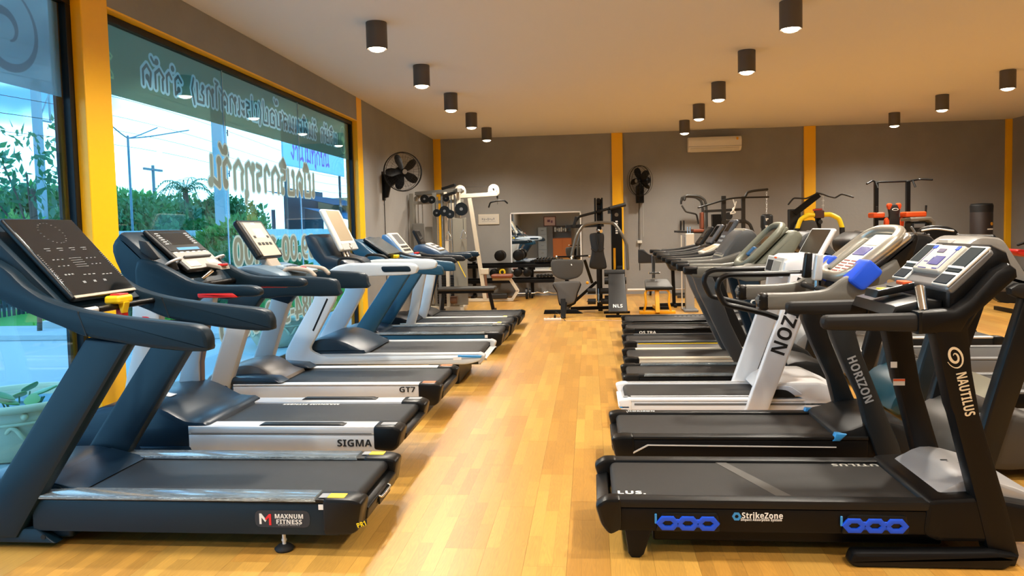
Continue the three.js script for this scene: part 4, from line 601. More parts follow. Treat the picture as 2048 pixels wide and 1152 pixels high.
// ------------------------------------------------------------------ outdoors, seen through the windows
{
  const conc = S('#b9bdbb', .85, 0, { bumpMap: plasterBump, bumpScale: .004 }), grassM = S('#4f9a3c', .95);
  structure('ground', rbox(-90, XL - .13, -.4, -.14, -120, 30, 0), S('#8d948a', .95));
  structure('path', rbox(-9.4, XL - .13, -.14, -.1, -13.2, 12, .01), conc);
  structure('path', rbox(-5.2, XL - .13, -.14, -.1, -40, -13.2, .01), conc);
  structure('kerb', rbox(-9.2, -8.2, -.1, .12, -13.1, -12.2, .02), conc);
  structure('kerb_step', rbox(-10.4, -5.3, -.1, .0, -12.6, -11.4, .02), conc);
  const lawn = structure('lawn', rbox(-13, -5.25, -.14, -.085, -45, -13.2, 0), grassM);
  // grass blades: stuff
  const blade = new THREE.BufferGeometry(); blade.setAttribute('position', new THREE.Float32BufferAttribute([-.012, 0, 0, .012, 0, 0, .004, .09, .02], 3)); blade.computeVertexNormals();
  const gi = new THREE.InstancedMesh(blade, S('#5fb544', .9), 26000), mx = new THREE.Matrix4(), q = new THREE.Quaternion(), e = new THREE.Euler();
  for (let i = 0; i < 26000; i++) { mx.compose(new THREE.Vector3(-5.3 - rnd() * 5, -.09, -13.3 - rnd() * 14), q.setFromEuler(e.set(rnd() * .6 - .3, rnd() * 6.3, rnd() * .6 - .3)), new THREE.Vector3(1, .5 + rnd(), 1)); gi.setMatrixAt(i, mx); }
  gi.name = 'grass'; scene.add(gi); tag(gi, 'bright green grass strip outside the far end of the window', 'grass', null, 'stuff');
  // foliage
  const leafGeo = (w, l) => { const g = new THREE.BufferGeometry(); g.setAttribute('position', new THREE.Float32BufferAttribute([0, 0, 0, w / 2, l * .4, .15 * w, 0, l, 0, -w / 2, l * .4, .15 * w], 3)); g.setAttribute('uv', new THREE.Float32BufferAttribute([.5, 0, 1, .4, .5, 1, 0, .4], 2)); g.setIndex([0, 1, 2, 0, 2, 3]); g.computeVertexNormals(); return g; };
  const leafMats = ['#6aa860', '#57945e', '#86b65e', '#4f8a6c'].map((c) => S(c, .7, 0, { transmission: .35, thickness: 0 }));
  function crown(parent, name, blobs, count, w, l, mat, seed) { // leaves scattered over the outside of several round clumps
    const r = mulberry(seed), im = new THREE.InstancedMesh(leafGeo(w, l), mat, count), c = new THREE.Color();
    for (let i = 0; i < count; i++) {
      const b = blobs[Math.floor(r() * blobs.length)], a = r() * 6.283, u = r() * 2 - 1, k = Math.sqrt(1 - u * u), rad = .55 + .5 * Math.sqrt(r());
      mx.compose(new THREE.Vector3(b[0] + b[3] * k * Math.cos(a) * rad, b[1] + b[4] * u * rad, b[2] + b[3] * k * Math.sin(a) * rad), q.setFromEuler(e.set(r() * 2.4 - .6, a + r(), r() * 2.4 - 1.2)), new THREE.Vector3().setScalar(.6 + .8 * r())); im.setMatrixAt(i, mx);
      im.setColorAt(i, c.setHSL(.34 + .06 * (r() - .5), .5, .62 + .36 * r()));
    }
    im.name = name; im.userData.kind = 'stuff'; im.castShadow = true; parent.add(im); return im;
  }
  const bark = S('#5d5348', .9);
  function tree(label, x, z, hgt, rad, seed, opt = {}) {
    const t = thing('tree', label, 'tree', [x, -.14, z], 0, opt.group), r = mulberry(seed), bl = [];
    mesh('trunk', tubeG([[0, 0, 0], [.1, hgt * .3, .05], [0, hgt * .62, -.05]], opt.tr ?? .12, { seg: 8 }), bark, t);
    for (let i = 0; i < (opt.n ?? 9); i++) { const a = r() * 6.28, d = r() * rad * .7; bl.push([Math.cos(a) * d, hgt * (.45 + .45 * r()), Math.sin(a) * d, rad * (.35 + .3 * r()), rad * (.3 + .25 * r())]); }
    for (const b of bl.slice(0, 4)) mesh('branch', tubeG([[0, hgt * .35, 0], [b[0] * .5, b[1] * .8, b[2] * .5], [b[0], b[1], b[2]]], (opt.tr ?? .12) * .4, { seg: 6, rad: 6 }), bark, t);
    crown(t, 'foliage', bl, (opt.count ?? 2600) * 2, opt.w ?? .12, opt.l ?? .26, leafMats[opt.m ?? 0], seed + 5); return t;
  }
  function shrub(label, x, z, len, hgt, dep, seed, m = 0, group, cat = 'shrub') {
    const t = thing(cat, label, cat, [x, -.1, z], 0, group), r = mulberry(seed), bl = [];
    for (let i = 0; i < Math.ceil(len * 3); i++) bl.push([(r() - .5) * dep, hgt * (.25 + .5 * r()), (r() - .5) * len, .45 * hgt * (.6 + .5 * r()), .38 * hgt * (.7 + .4 * r())]);
    for (let i = 0; i < 4; i++) mesh('stem', barG([bl[i][0] * .3, 0, bl[i][2]], [bl[i][0], bl[i][1], bl[i][2]], .02, 6), bark, t);
    crown(t, 'foliage', bl, Math.round(len * 1100), .09, .19, leafMats[m], seed + 3); return t;
  }
  tree('small tree with broad hanging leaves in front of the left window pane', -9.0, -11.9, 3.9, 1.25, 11, { count: 190, w: .07, l: .17, m: 3, tr: .04, n: 6 });
  tree('bushy tree behind the dark picket fence, left of the yellow column', -14.6, -18.2, 1.7, 1.9, 21, { m: 2, count: 6000, w: .08, l: .17 });
  tree('low dense tree behind the streetlight', -19, -29.5, 2.3, 2.6, 31, { m: 1, count: 4200 });
  tree('spreading tree behind the pale fence in mid window', -20.5, -35, 2.6, 2.8, 41, { m: 3, count: 4200 });
  tree('bright green tree leaning over the pale fence', -10.9, -23.4, 1.75, 1.25, 51, { m: 2, count: 4200 });
  tree('broad tree in front of the shed roof', -15.6, -33, 2.0, 1.8, 61, { m: 0, count: 4200 });
  tree('distant tree line clump behind the power pole', -32, -64, 3.4, 4.6, 71, { m: 1, count: 4200, w: .26, l: .5 });
  tree('distant rounded tree at the left of the long window', -31, -50, 3.4, 4.6, 81, { m: 0, count: 4200, w: .26, l: .5 });
  tree('distant dark tree behind the left window pane', -28, -37, 2.8, 3.8, 91, { m: 1, count: 4200, w: .26, l: .5 });
  shrub('low hedge in front of the pale fence, left part of the long window', -11.2, -19.2, 4.4, 1.25, 1.2, 101, 1, 'hedges outside');
  shrub('dense dark hedge seen under the opening hours lettering', -8.2, -15.6, 4.2, 1.15, 1.1, 111, 1, 'hedges outside');
  shrub('dense hedge beside the shed, right part of the long window', -8.6, -20.3, 4.6, 1.3, 1.2, 121, 0, 'hedges outside');
  shrub('leafy hedge behind the concrete step in the left pane', -15.4, -17.0, 3.6, .9, 1.2, 131, 2, 'hedges outside');
  { // palm
    const t = thing('palm_tree', 'coconut palm rising behind the concrete power pole', 'palm', [-26, -.14, -48.5]);
    mesh('trunk', tubeG([[0, 0, 0], [.15, 2.2, .1], [0, 4.6, 0]], .16, { seg: 8 }), bark, t);
    for (let i = 0; i < 13; i++) { const a = i * .483 * 2 + .2, up = .5 + .7 * ((i * 7) % 5) / 4, g = [], R = 2.3; for (let k = 0; k < 16; k++) { const s = k / 15, x = R * s, y = 4.6 + up * Math.sin(s * 2.4) * 1.0 - s * s * 1.3; for (const d of [1, -1]) { const f = leafGeo(.09, .85 * (1 - .6 * s)); f.rotateX(d * 1.9); f.rotateY(-d * .3); f.translate(x, y, 0); g.push(f); } }
      const f = mesh('frond', join(g, tubeG([[0, 4.6, 0], [R * .5, 4.6 + up * .93 - .33, 0], [R, 4.6 + up * .67 - 1.3, 0]], .025, { seg: 6, rad: 5, caps: false })), leafMats[1], t); f.rotation.y = a; }
  }
  // fences
  { const t = thing('picket_fence', 'dark slatted picket fence beyond the concrete apron', 'fence', [-12, 0, 0]), sl = rbox(-.012, .012, -.3, 1.12, -.036, .036, .004), dk = S('#22343c', .6);
    for (let i = 0; i < 46; i++) { const m = mesh('slat', sl, dk, t); m.position.set(0, (i % 3) * .012, -13.4 - i * .135); }
    for (const y of [.1, .85]) mesh('rail', rbox(-.05, -.015, y, y + .07, -19.7, -13.3, .005), dk, t);
    for (let z = -13.4; z > -20; z -= 2.1) mesh('post', rbox(-.11, -.05, -.3, 1.15, z - .04, z + .04, .005), dk, t); }
  { const t = thing('metal_fence', 'pale blue corrugated metal fence behind the shrubs', 'fence', [-12.4, 0, 0]), pale = S('#b8d4de', .6, .1), seg = (n) => { const p = [], b = []; for (let i = 0; i <= n * 4; i++) { const z = -i * .075, x = [0, 0, .03, .03][i % 4]; p.push([z, x]); b.unshift([z, x - .004]); } return p.concat(b); };
    const g = prismG(seg(7), 0, 1.8, 0).rotateX(-Math.PI / 2).rotateY(Math.PI / 2);
    for (let i = 0; i < 13; i++) { const m = mesh('panel', g, pale, t); m.position.set(0, -.14 + (i % 2) * .02, -20.6 - i * 2.12); m.rotation.y = 0; } }
  { const t = thing('street_lamp', 'thin streetlight pole with curved arms seen through the long window', 'street lamp', [-13.3, -.14, -21.7]), m = S('#5f8797', .5, .3);
    mesh('pole', tubeG([[0, 0, 0], [0, 4.55, 0]], .035, { seg: 1 }), m, t);
    for (const [dx, dz] of [[0, 1.3], [0, -1.6], [.6, -2.4]]) mesh('arm', tubeG([[0, 4.5, 0], [dx * .35, 4.62, dz * .3], [dx, 5.0, dz]], .02, { seg: 8, rad: 6 }), m, t); }
  { const t = thing('power_pole', 'square concrete power pole in the middle of the long window', 'power pole', [-13.4, -.14, -27.6]), m = S('#9fb2b8', .8);
    mesh('pole', rbox(-.2, .2, 0, 10, -.2, .2, .03), m, t); for (const y of [3.9, 4.6, 5.4]) mesh('bracket', join(barG([.1, y, -.2], [.1, y, -.5], .02, 6), barG([.1, y - .12, -.48], [.1, y + .12, -.48], .025, 6)), M.mid, t); mesh('crossarm', rbox(-.06, .06, 7.2, 7.34, -1.1, 1.1, .01), m, t); }
  { const t = thing('power_pole', 'slim power pole behind the leaves in the left window pane', 'power pole', [-20, -.14, -27]), m = S('#8fa6ae', .8);
    mesh('pole', rbox(-.13, .13, 0, 7.4, -.13, .13, .03), m, t); mesh('frame', join(barG([0, 6.0, -.1], [0, 6.0, -.75], .04, 6), barG([0, 7.1, -.1], [0, 7.1, -.75], .04, 6), barG([0, 6.0, -.7], [0, 7.1, -.7], .04, 6), barG([0, 6.0, -.1], [0, 7.1, -.75], .03, 6)), m, t); }
  { const t = thing('power_pole', 'small far power pole with a crossarm above the tree line', 'power pole', [-40, -.14, -69]), m = S('#6f8890', .8); mesh('pole', barG([0, 0, 0], [0, 8.2, 0], .14, 8), m, t); mesh('crossarm', rbox(-.1, .1, 7.7, 7.9, -1.5, 1.5, .01), m, t); }
  for (let i = 0; i < 9; i++) { // overhead wires
    const y = 4.3 + i * .48, x = -14.2 - (i % 3) * .2 - (i > 5 ? 8 : 0), yy = y * (i > 5 ? 1.25 : 1), o = mesh('power_line', tubeG([[x, yy, 6], [x, yy - .45, -9], [x, yy, -24.7], [x, yy - .6, -42], [x, yy, -60]], .008, { seg: 40, rad: 5 }), M.frame, scene);
    tag(o, `overhead cable strung along the street, ${['lowest', 'second lowest', 'third lowest', 'fourth lowest', 'fifth lowest', 'sixth lowest', 'third from the top', 'second from the top', 'topmost'][i]} of nine`, 'cable', 'overhead cables');
  }
  { // billboard
    const t = thing('billboard', 'light blue board with purple Thai lettering beyond the long window', 'sign', [-13.3, 0, -37.6]), L = 8.6;
    const bt = canvasTex(1024, 224, (x, w, h) => { x.fillStyle = '#a9d9f0'; x.fillRect(0, 0, w, h); const s = 'งานไม้ทุกชน', k = 84; thai(x, s, 110, 112, k * .9, '#8a4fb8', 14); });
    mesh('board', rbox(-.06, 0, 4.5, 6.45, -L / 2 + .0, L / 2, .01), S('#9ccbe2', .6), t);
    const face = new THREE.PlaneGeometry(L - .1, 1.85).rotateY(Math.PI / 2).translate(.004, 5.48, 0); mesh('board_face', face, S('#ffffff', .6, 0, { map: bt }), t);
    for (const z of [-3.8, 3.8]) mesh('post', barG([-.12, -.14, z], [-.12, 6.3, z], .07, 8), M.mid, t);
  }
  { // shed with two corrugated roofs
    const t = thing('shed', 'open shed with a blue corrugated roof beyond the far end of the window', 'shed', [-17.2, -.14, -50.4]), blue = S('#4a7c9a', .5, .3), dk = S('#33505e', .8);
    const roof = (len, run, rise) => { const n = Math.floor(len / .09), p = []; const b = []; for (let i = 0; i <= n; i++) { const z = -i * .09, y = (i % 2) * .035; p.push([z, y]); b.unshift([z, y - .006]); } const g = prismG(p.concat(b), 0, Math.hypot(run, rise), 0); g.rotateY(-Math.PI / 2); g.rotateZ(Math.PI - Math.atan2(rise, run)); return g; };
    const r1 = mesh('roof', roof(15, 3.2, .9), blue, t); r1.position.set(1.2, 3.05, 7.5); r1.scale.z = 1;
    for (const [x, z] of [[.9, 6.8], [.9, 1], [.9, -5], [-2, 4.2], [-2, -6]]) mesh('post', rbox(x - .09, x + .09, 0, 3.1, z - .09, z + .09, .01), dk, t);
    mesh('back_wall', rbox(-3.2, -3.1, 0, 4.7, -8, -.5, 0), dk, t); const r2 = mesh('upper_roof', roof(13, 4, .9), S('#2f5a72', .6, .2), t); r2.position.set(-2, 4.2, 5.0);
    mesh('end_wall', rbox(-3.1, -.5, 3.2, 4.2, -7, -6.9, 0), S('#b9a27c', .8), t); mesh('counter', rbox(-.5, .5, 0, 1, -3.4, 2.6, .02), S('#587888', .7), t);
  }
  // glazed planters with a raised garland
  function planter(label, x, z, seed) {
    const t = thing('planter', label, 'planter', [x, -.1, z], 0, 'glazed planters outside the windows'), glaze = S('#d3c4a2', .45, 0, { bumpMap: plasterBump, bumpScale: .01 }), rimM = S('#d8c8a0', .5);
    mesh('pot', lathe([[.001, 0], [.26, 0], [.3, .02], [.36, .12], [.43, .24], [.46, .34], [.465, .40], [.44, .41], [.43, .36], [.36, .34], [.001, .34]], 40), glaze, t);
    mesh('rim', lathe([[.44, .395], [.47, .385], [.5, .40], [.51, .425], [.49, .445], [.45, .44], [.44, .41]], 40), rimM, t);
    mesh('band', new THREE.TorusGeometry(.462, .012, 6, 40).rotateX(Math.PI / 2).translate(0, .31, 0), rimM, t);
    for (let i = 0; i < 10; i++) { const a = i * .628 + .2; mesh('boss', new THREE.SphereGeometry(.024, 10, 8).translate(.468 * Math.cos(a), .36, .468 * Math.sin(a)), rimM, t); }
    for (let i = 0; i < 4; i++) { const a0 = i * 1.57 + .1, pts = []; for (let k = 0; k <= 14; k++) { const a = a0 + k * .07; pts.push([(.455 - .03 * (k % 4 === 2)) * Math.cos(a), .24 + .05 * Math.sin(k * 1.1), (.455 - .03 * (k % 4 === 2)) * Math.sin(a)]); } mesh('garland', tubeG(pts, .016, { seg: 40, rad: 6 }), rimM, t); }
    mesh('soil', new THREE.CylinderGeometry(.43, .43, .02, 30).translate(0, .352, 0), S('#8fa9b2', .95), t);
    const r = mulberry(seed); for (let i = 0; i < 9; i++) { const a = r() * 6.28, d = .1 + .25 * r(), g = prismG(smoothLoop([[0, -.1], [.05, -.03], [.04, .05], [0, .11], [-.04, .05], [-.05, -.03]], 4), -.003, .003, .002); g.rotateX(-1.0 - .4 * r()); g.rotateY(a); g.translate(Math.cos(a) * d, .40 + .07 * r(), Math.sin(a) * d); mesh('leaf', g, leafMats[i % 2 ? 2 : 0], t); mesh('stem', barG([Math.cos(a) * d * .8, .35, Math.sin(a) * d * .8], [Math.cos(a) * d, .41, Math.sin(a) * d], .006, 5), leafMats[1], t); }
  }
  planter('grey-green glazed planter outside the left pane, behind the nearest treadmill', -4.25, -5.35, 5); planter('grey-green glazed planter outside the long window, behind the third treadmill', -4.45, -10.7, 6);
  // banners and lettering on the glass
  const X = XL - .125, band = (z0, z1, y0, y1, map, name, label) => { const o = mesh(name, new THREE.PlaneGeometry(z1 - z0, y1 - y0).rotateY(-Math.PI / 2).translate(X, (y0 + y1) / 2, (z0 + z1) / 2), S('#ffffff', .7, 0, { map, transmission: .22, thickness: 0, side: THREE.DoubleSide }), scene); tag(o, label, 'banner'); return o; };
  band(-11.31, -5.42, 2.55, 3.08, canvasTex(2048, 184, (x, w, h) => {
    x.fillStyle = '#9a9c76'; x.fillRect(0, 0, w, h); const s = 'บริษัท วันฟิตเนสช้อป(ประเทศไทย) จำกัด', k = 56, x0 = 0; x.save(); x.translate(175, 0); x.scale(1690 / (thaiWidth(s) * k), 1);
    thai(x, s, x0, 74, k, '#fff0dc', 25); thai(x, s, x0, 74, k, '#8c7b6c', 9); x.restore();
    x.strokeStyle = '#e6dc96'; x.lineWidth = 6; x.beginPath(); x.ellipse(80, 92, 52, 66, 0, 0, 7); x.stroke(); x.fillStyle = '#d2c888'; x.beginPath(); x.ellipse(86, 96, 26, 24, 0, 0, 7); x.fill();
    x.font = 'bold 90px sans-serif'; x.lineWidth = 5; x.strokeText('2', 1985, 140);
  }), 'shop_banner', 'green film banner with pale Thai lettering across the top of the long window');
  band(-5.0, .78, 2.44, 3.08, canvasTex(1536, 170, (x, w, h) => {
    x.fillStyle = '#cfc6c4'; x.fillRect(0, 0, w, h); x.strokeStyle = '#a59595'; x.lineCap = 'round';
    for (let i = 0; i < 60; i++) { const a = i * .14 + 2.2, r = 16 + i * 1.05; x.lineWidth = 3 + 13 * Math.sin(Math.PI * i / 60); x.beginPath(); x.moveTo(128 + r * Math.cos(a), 86 + r * .95 * Math.sin(a)); x.lineTo(128 + (r + 1.05) * Math.cos(a + .14), 86 + (r + 1.05) * .95 * Math.sin(a + .14)); x.stroke(); }
    x.fillStyle = '#b9ad72'; x.font = 'bold 120px sans-serif'; x.fillText('NAUTILUS', 250, 128);
  }), 'brand_banner', 'blue-grey film banner with a swirl emblem at the top of the left window');
  const letters = (z0, z1, y0, y1, w, h, draw, label) => {
    const c = canvasTex(w, h, draw), al = canvasTex(w, h, draw); al.colorSpace = THREE.NoColorSpace; al.source = new THREE.TextureSource((() => { const cv = document.createElement('canvas'); cv.width = w; cv.height = h; const x = cv.getContext('2d'); x.fillStyle = '#000'; x.fillRect(0, 0, w, h); draw(x, w, h, true); return cv; })());
    const o = mesh('window_lettering', new THREE.PlaneGeometry(z1 - z0, y1 - y0).rotateY(-Math.PI / 2).translate(XL - .088, (y0 + y1) / 2, (z0 + z1) / 2), S('#ffffff', .7, 0, { map: c, alphaMap: al, transparent: true, transmission: .35, thickness: 0, side: THREE.DoubleSide }), scene); tag(o, label, 'lettering'); return o;
  };
  letters(-9.75, -6.85, 1.78, 2.5, 1024, 256, (x, w, h, mask) => { const s = 'เปิดบริการทุกวัน', k = 1000 / thaiWidth(s); for (const [c, l] of [['#a9c2bc', 32], ['#787d6a', 19]]) thai(x, s, 12, 100, k, mask ? '#fff' : c, l); }, 'brown Thai lettering in pale outline stuck across the middle of the long window');
  const num = (str, size) => (x, w, h, mask) => { x.font = `bold ${size}px sans-serif`; x.lineJoin = 'round'; x.textBaseline = 'middle'; x.lineWidth = size * .12; x.strokeStyle = mask ? '#fff' : '#a9c2bc'; x.strokeText(str, 20, h / 2); x.fillStyle = mask ? '#fff' : '#787d6a'; x.fillText(str, 20, h / 2); };
  letters(-9.72, -6.3, 1.08, 1.56, 1024, 160, (x, w, h, mask) => { num('09.00-20.00 ', 130)(x, w, h, mask); const st = [['#a9c2bc', 40], ['#787d6a', 20]]; for (const [c, l] of st) thai(x, 'น.', 925, 52, 78, mask ? '#fff' : c, l); }, 'opening hours in brown numerals stuck on the long window');
  letters(-9.65, -6.3, .42, .80, 1024, 128, num('084-349 0060', 130), 'telephone number stuck low on the long window');
}
// ------------------------------------------------------------------ equipment along the back wall
const kit = (name, label, cat, pos = [0, 0, 0], turn = 0, group) => { const g = thing(name, label, cat, pos, turn, group); return { g, add: (n, geo, mat, l, parent = g) => { const o = mesh(n, geo, mat, parent, false); if (l) o.userData.label = l; return o; } }; };
const path = (r, ...pts) => tubeG(pts, r, { tension: .25, rad: 10 });
const cyl = (r, a, b, seg = 18) => barG(a, b, r, seg);
const pad = (w, h, t, r = .03) => { const g = new RoundedBoxGeometry(w, h, t, 3, Math.min(r, t * .48)); return g; };
// wall fans
function wallFan(label, pos, turn, tilt, mount) {
  const { g, add } = kit('wall_fan', label, 'fan', pos, 0, 'black wall fans');
  const head = new THREE.Group(); head.name = 'fan_head'; head.rotation.set(tilt, turn, 0, 'YXZ'); g.add(head);
  const R = .315;
  head.add(...['guard_ring', 'guard_ring', 'guard_ring'].map((n, i) => { const m = new THREE.Mesh(new THREE.TorusGeometry([R, R * .97, R * .97][i], [.009, .004, .004][i], 6, 44).translate(0, 0, [0, .07, -.07][i]), M.satin); m.name = n; return m; }));
  const wires = []; for (let i = 0; i < 34; i++) { const a = i / 34 * 6.283, c = Math.cos(a), s = Math.sin(a); wires.push(tubeG([[c * .05, s * .05, .1], [c * R * .6, s * R * .6, .095], [c * R * .97, s * R * .97, .03], [c * R, s * R, 0]], .0012, { seg: 8, rad: 4, caps: false }), tubeG([[c * .07, s * .07, -.1], [c * R * .6, s * R * .6, -.09], [c * R * .97, s * R * .97, -.03], [c * R, s * R, 0]], .0012, { seg: 8, rad: 4, caps: false })); }
  for (const rr of [.5, .75]) wires.push(new THREE.TorusGeometry(R * rr, .0016, 4, 40).translate(0, 0, .095));
  const guard = mesh('wire_guard', join(wires), M.frame, head, false); guard.userData.kind = 'stuff';
  mesh('hub', lathe([[.001, .075], [.03, .07], [.045, .04], [.045, -.03], [.001, -.03]], 20).rotateX(Math.PI / 2), M.black, head, false);
  for (let i = 0; i < 5; i++) { const b = prismG(smoothLoop([[-.02, .03], [.035, .03], [.10, .16], [.085, .27], [.0, .285], [-.045, .2], [-.035, .1]], 4), -.003, .003, .002); b.rotateY(.45); b.rotateZ(i * 1.2566 + .5); mesh('blade', b, M.black, head, false); }
  mesh('motor', lathe([[.001, -.26], [.07, -.25], [.085, -.2], [.08, -.11], [.001, -.1]], 22).rotateX(Math.PI / 2), M.black, head, false); mesh('guard_badge', new THREE.CylinderGeometry(.04, .04, .008, 20).rotateX(Math.PI / 2).translate(0, 0, .104), M.chrome, head, false);
  mount(add); return g;
}
wallFan('black wall fan on the left wall above the cable machine', [-3.02, 2.45, -12.6], .55, .06, (add) => {
  add('bracket', prismG([[0, -.06], [-.06, -.03], [-.365, -.02], [-.365, -.42], [-.29, -.40], [-.25, -.24], [-.10, -.14]], -.05, .05, .02).translate(0, 0, -.14), M.black);
  add('wall_plate', rbox(-.371, -.355, -.45, .02, -.22, -.06, .004), M.black); add('power_cord', path(.006, [-.36, -.44, -.14], [-.362, -1.2, -.15], [-.36, -1.9, -.13]), M.frame);
});
wallFan('black wall fan on the back wall beside the yellow column', [1.06, 2.42, -16.72], -.85, .05, (add) => {
  add('bracket', prismG([[.02, -.05], [-.05, -.1], [-.05, -.42], [.06, -.42], [.08, -.2]], -.06, .06, .02).rotateY(.5).translate(0, 0, -.1), M.black);
  add('wall_plate', rbox(-.07, .09, -.46, -.1, -.368, -.1, .01), M.black); add('power_cord', path(.006, [0, -.46, -.35], [-.01, -1.1, -.352], [0, -1.9, -.355]), M.frame);
  add('pull_switch', rbox(-.05, .05, -1.32, -1.26, -.355, -.30, .01), M.offwhite); add('pull_chain', join(cyl(.003, [.04, -.46, -.3], [.04, -1.26, -.31], 5), cyl(.003, [.08, -.46, -.3], [.08, -1.18, -.31], 5)), M.silver);
});
{ // mirror, sign, air conditioner
  const { add } = kit('wall_mirror', 'rectangular wall mirror in a thin white frame behind the dumbbell rack', 'mirror', [-.96, 1.18, ZB]);
  const w = .775, h = .645; add('mirror_glass', rbox(-w, w, -h, h, .004, .018, 0), M.mirror);
  for (const [a, b, c, d] of [[-w, w, h - .03, h], [-w, w, -h, -h + .03], [-w, -w + .03, -h, h], [w - .03, w, -h, h]]) add('frame', rbox(a, b, c, d, .002, .03, .004), M.white);
  const s = kit('wall_sign', 'small cream framed sign on the back wall left of the mirror', 'sign', [-2.205, 1.695, ZB]); s.add('frame', rbox(-.23, .23, -.112, .112, .002, .03, .006), M.cream);
  s.add('sign_face', rbox(-.21, .21, -.09, .092, .028, .033, .002), S('#c9c5bb', .5)); s.add('print', join([0, 1, 2, 3, 4, 5, 6].map((i) => rbox(-.15 + i * .042, -.125 + i * .042, -.012 - (i % 2) * .012, .03 - (i % 3) * .01, .033, .034, 0)).concat([rbox(-.15, .15, -.05, -.043, .033, .034, 0)])), M.greyprint).userData.kind = 'stuff';
  const a = kit('air_conditioner', 'white split air conditioner high on the back wall', 'air conditioner', [2.64, 3.16, ZB]);
  a.add('body', prismG(chamfer([[.0, -.15], [.0, .15], [.17, .15], [.215, .08], [.205, -.08], [.12, -.15]], .03), -.55, .55, .012).rotateY(-Math.PI / 2), S('#ebe7dc', .35)); a.add('outlet_flap', prismG([[.12, -.155], [.205, -.085], [.213, -.09], [.128, -.163]], -.5, .5, .002).rotateY(-Math.PI / 2), M.offwhite); a.add('panel_line', rbox(-.545, .545, -.055, -.05, .205, .214, 0), M.grey); a.add('badge', rbox(.44, .48, .06, .12, .20, .2125, .002), M.goldpaint, 'gold badge');
}
{ // grey multi-station cable machine in the corner
  const { add } = kit('cable_machine', 'tall grey cable machine with black pulley pads in the left corner', 'gym machine', [-2.85, 0, -14.55]), fr = S('#8f8e88', .38, .45), cr = M.cream;
  add('rear_frame', tubeG([[-.5, .03, -.25], [-.5, 1.9, -.25], [-.46, 2.1, -.25], [-.3, 2.19, -.25], [.45, 2.22, -.2]], .04, { tension: .2 }), fr);
  add('top_beam', beamG([-.46, 2.0, .1], [.52, 2.02, .1], .07, .06), fr); add('top_beam', beamG([-.44, 2.19, -.2], [.5, 2.21, .3], .08, .07), fr); add('top_beam', beamG([.1, 2.16, -.3], [.5, 2.2, .45], .07, .07), fr);
  for (const [x, z, w] of [[-.46, .1, .08], [-.02, .15, .075], [.22, .3, .06], [.46, .3, .065], [.22, -.3, .07], [.05, -.3, .07]]) add('upright', beamG([x, 0, z], [x, 2.18, z], w, w), x > .1 ? cr : fr);
  for (const [x, z] of [[-.30, .12], [.1, .25], [.36, .3]]) { for (const d of [-.04, .04]) add('guide_rod', cyl(.011, [x + d, .1, z], [x + d, 2.1, z], 10), M.chrome); for (let i = 0; i < 12; i++) add('weight_plate', rbox(x - .085, x + .085, .12 + i * .045, .16 + i * .045, z - .05, z + .05, .006), M.dark); }
  add('shroud', rbox(-.44, -.22, .1, 1.62, .17, .2, .012), S('#6d6d69', .5, .2)); add('shroud', rbox(-.20, -.06, .1, 1.55, .2, .225, .012), S('#7d7c77', .5, .2)); add('shroud', rbox(.34, .60, .1, 1.7, .34, .36, .012), S('#8a8578', .4, .2));
  for (const [x, y, z, r] of [[.22, 1.83, .42, .095], [.06, 1.8, .35, .07], [.52, 1.86, .36, .12], [.33, 1.77, .48, .08], [-.2, 2.07, .16, .08], [-.06, 2.05, .16, .07], [.24, 2.06, .36, .06]]) { add('pulley', new THREE.CylinderGeometry(r, r, .06, 22).rotateX(Math.PI / 2).translate(x, y, z), M.satin); add('pulley_cap', new THREE.CylinderGeometry(r * .25, r * .25, .07, 14).rotateX(Math.PI / 2).translate(x, y, z), M.grey); }
  add('swivel_handle', beamG([.16, 2.24, .3], [.42, 2.3, .4], .05, .05), M.dark); add('swivel_handle', beamG([.2, 2.1, .45], [.44, 2.16, .5], .05, .05), M.dark);
  for (const [x, y] of [[.28, 1.66], [.56, 1.68]]) { add('cable', cyl(.004, [x, y, .46], [x, y - .2, .46], 6), M.frame); add('handle', path(.009, [x - .055, y - .36, .46], [x, y - .2, .46], [x + .055, y - .36, .46], [x - .055, y - .36, .46]), M.chrome); }
  add('base_rail', beamG([-.5, .035, .12], [.52, .035, .38], .08, .07), cr); add('base_rail', beamG([-.5, .035, -.28], [.4, .035, -.28], .08, .07), fr); add('base_rail', beamG([.46, .035, -.2], [.5, .035, .5], .07, .07), cr);
  add('foot_roll', cyl(.07, [.28, .2, .4], [.40, .2, .4]), S('#7b5a45', .6)); add('strap', path(.008, [.42, .95, .45], [.50, .78, .46], [.58, .62, .46]), M.lemon, 'yellow strap hanging down');
}
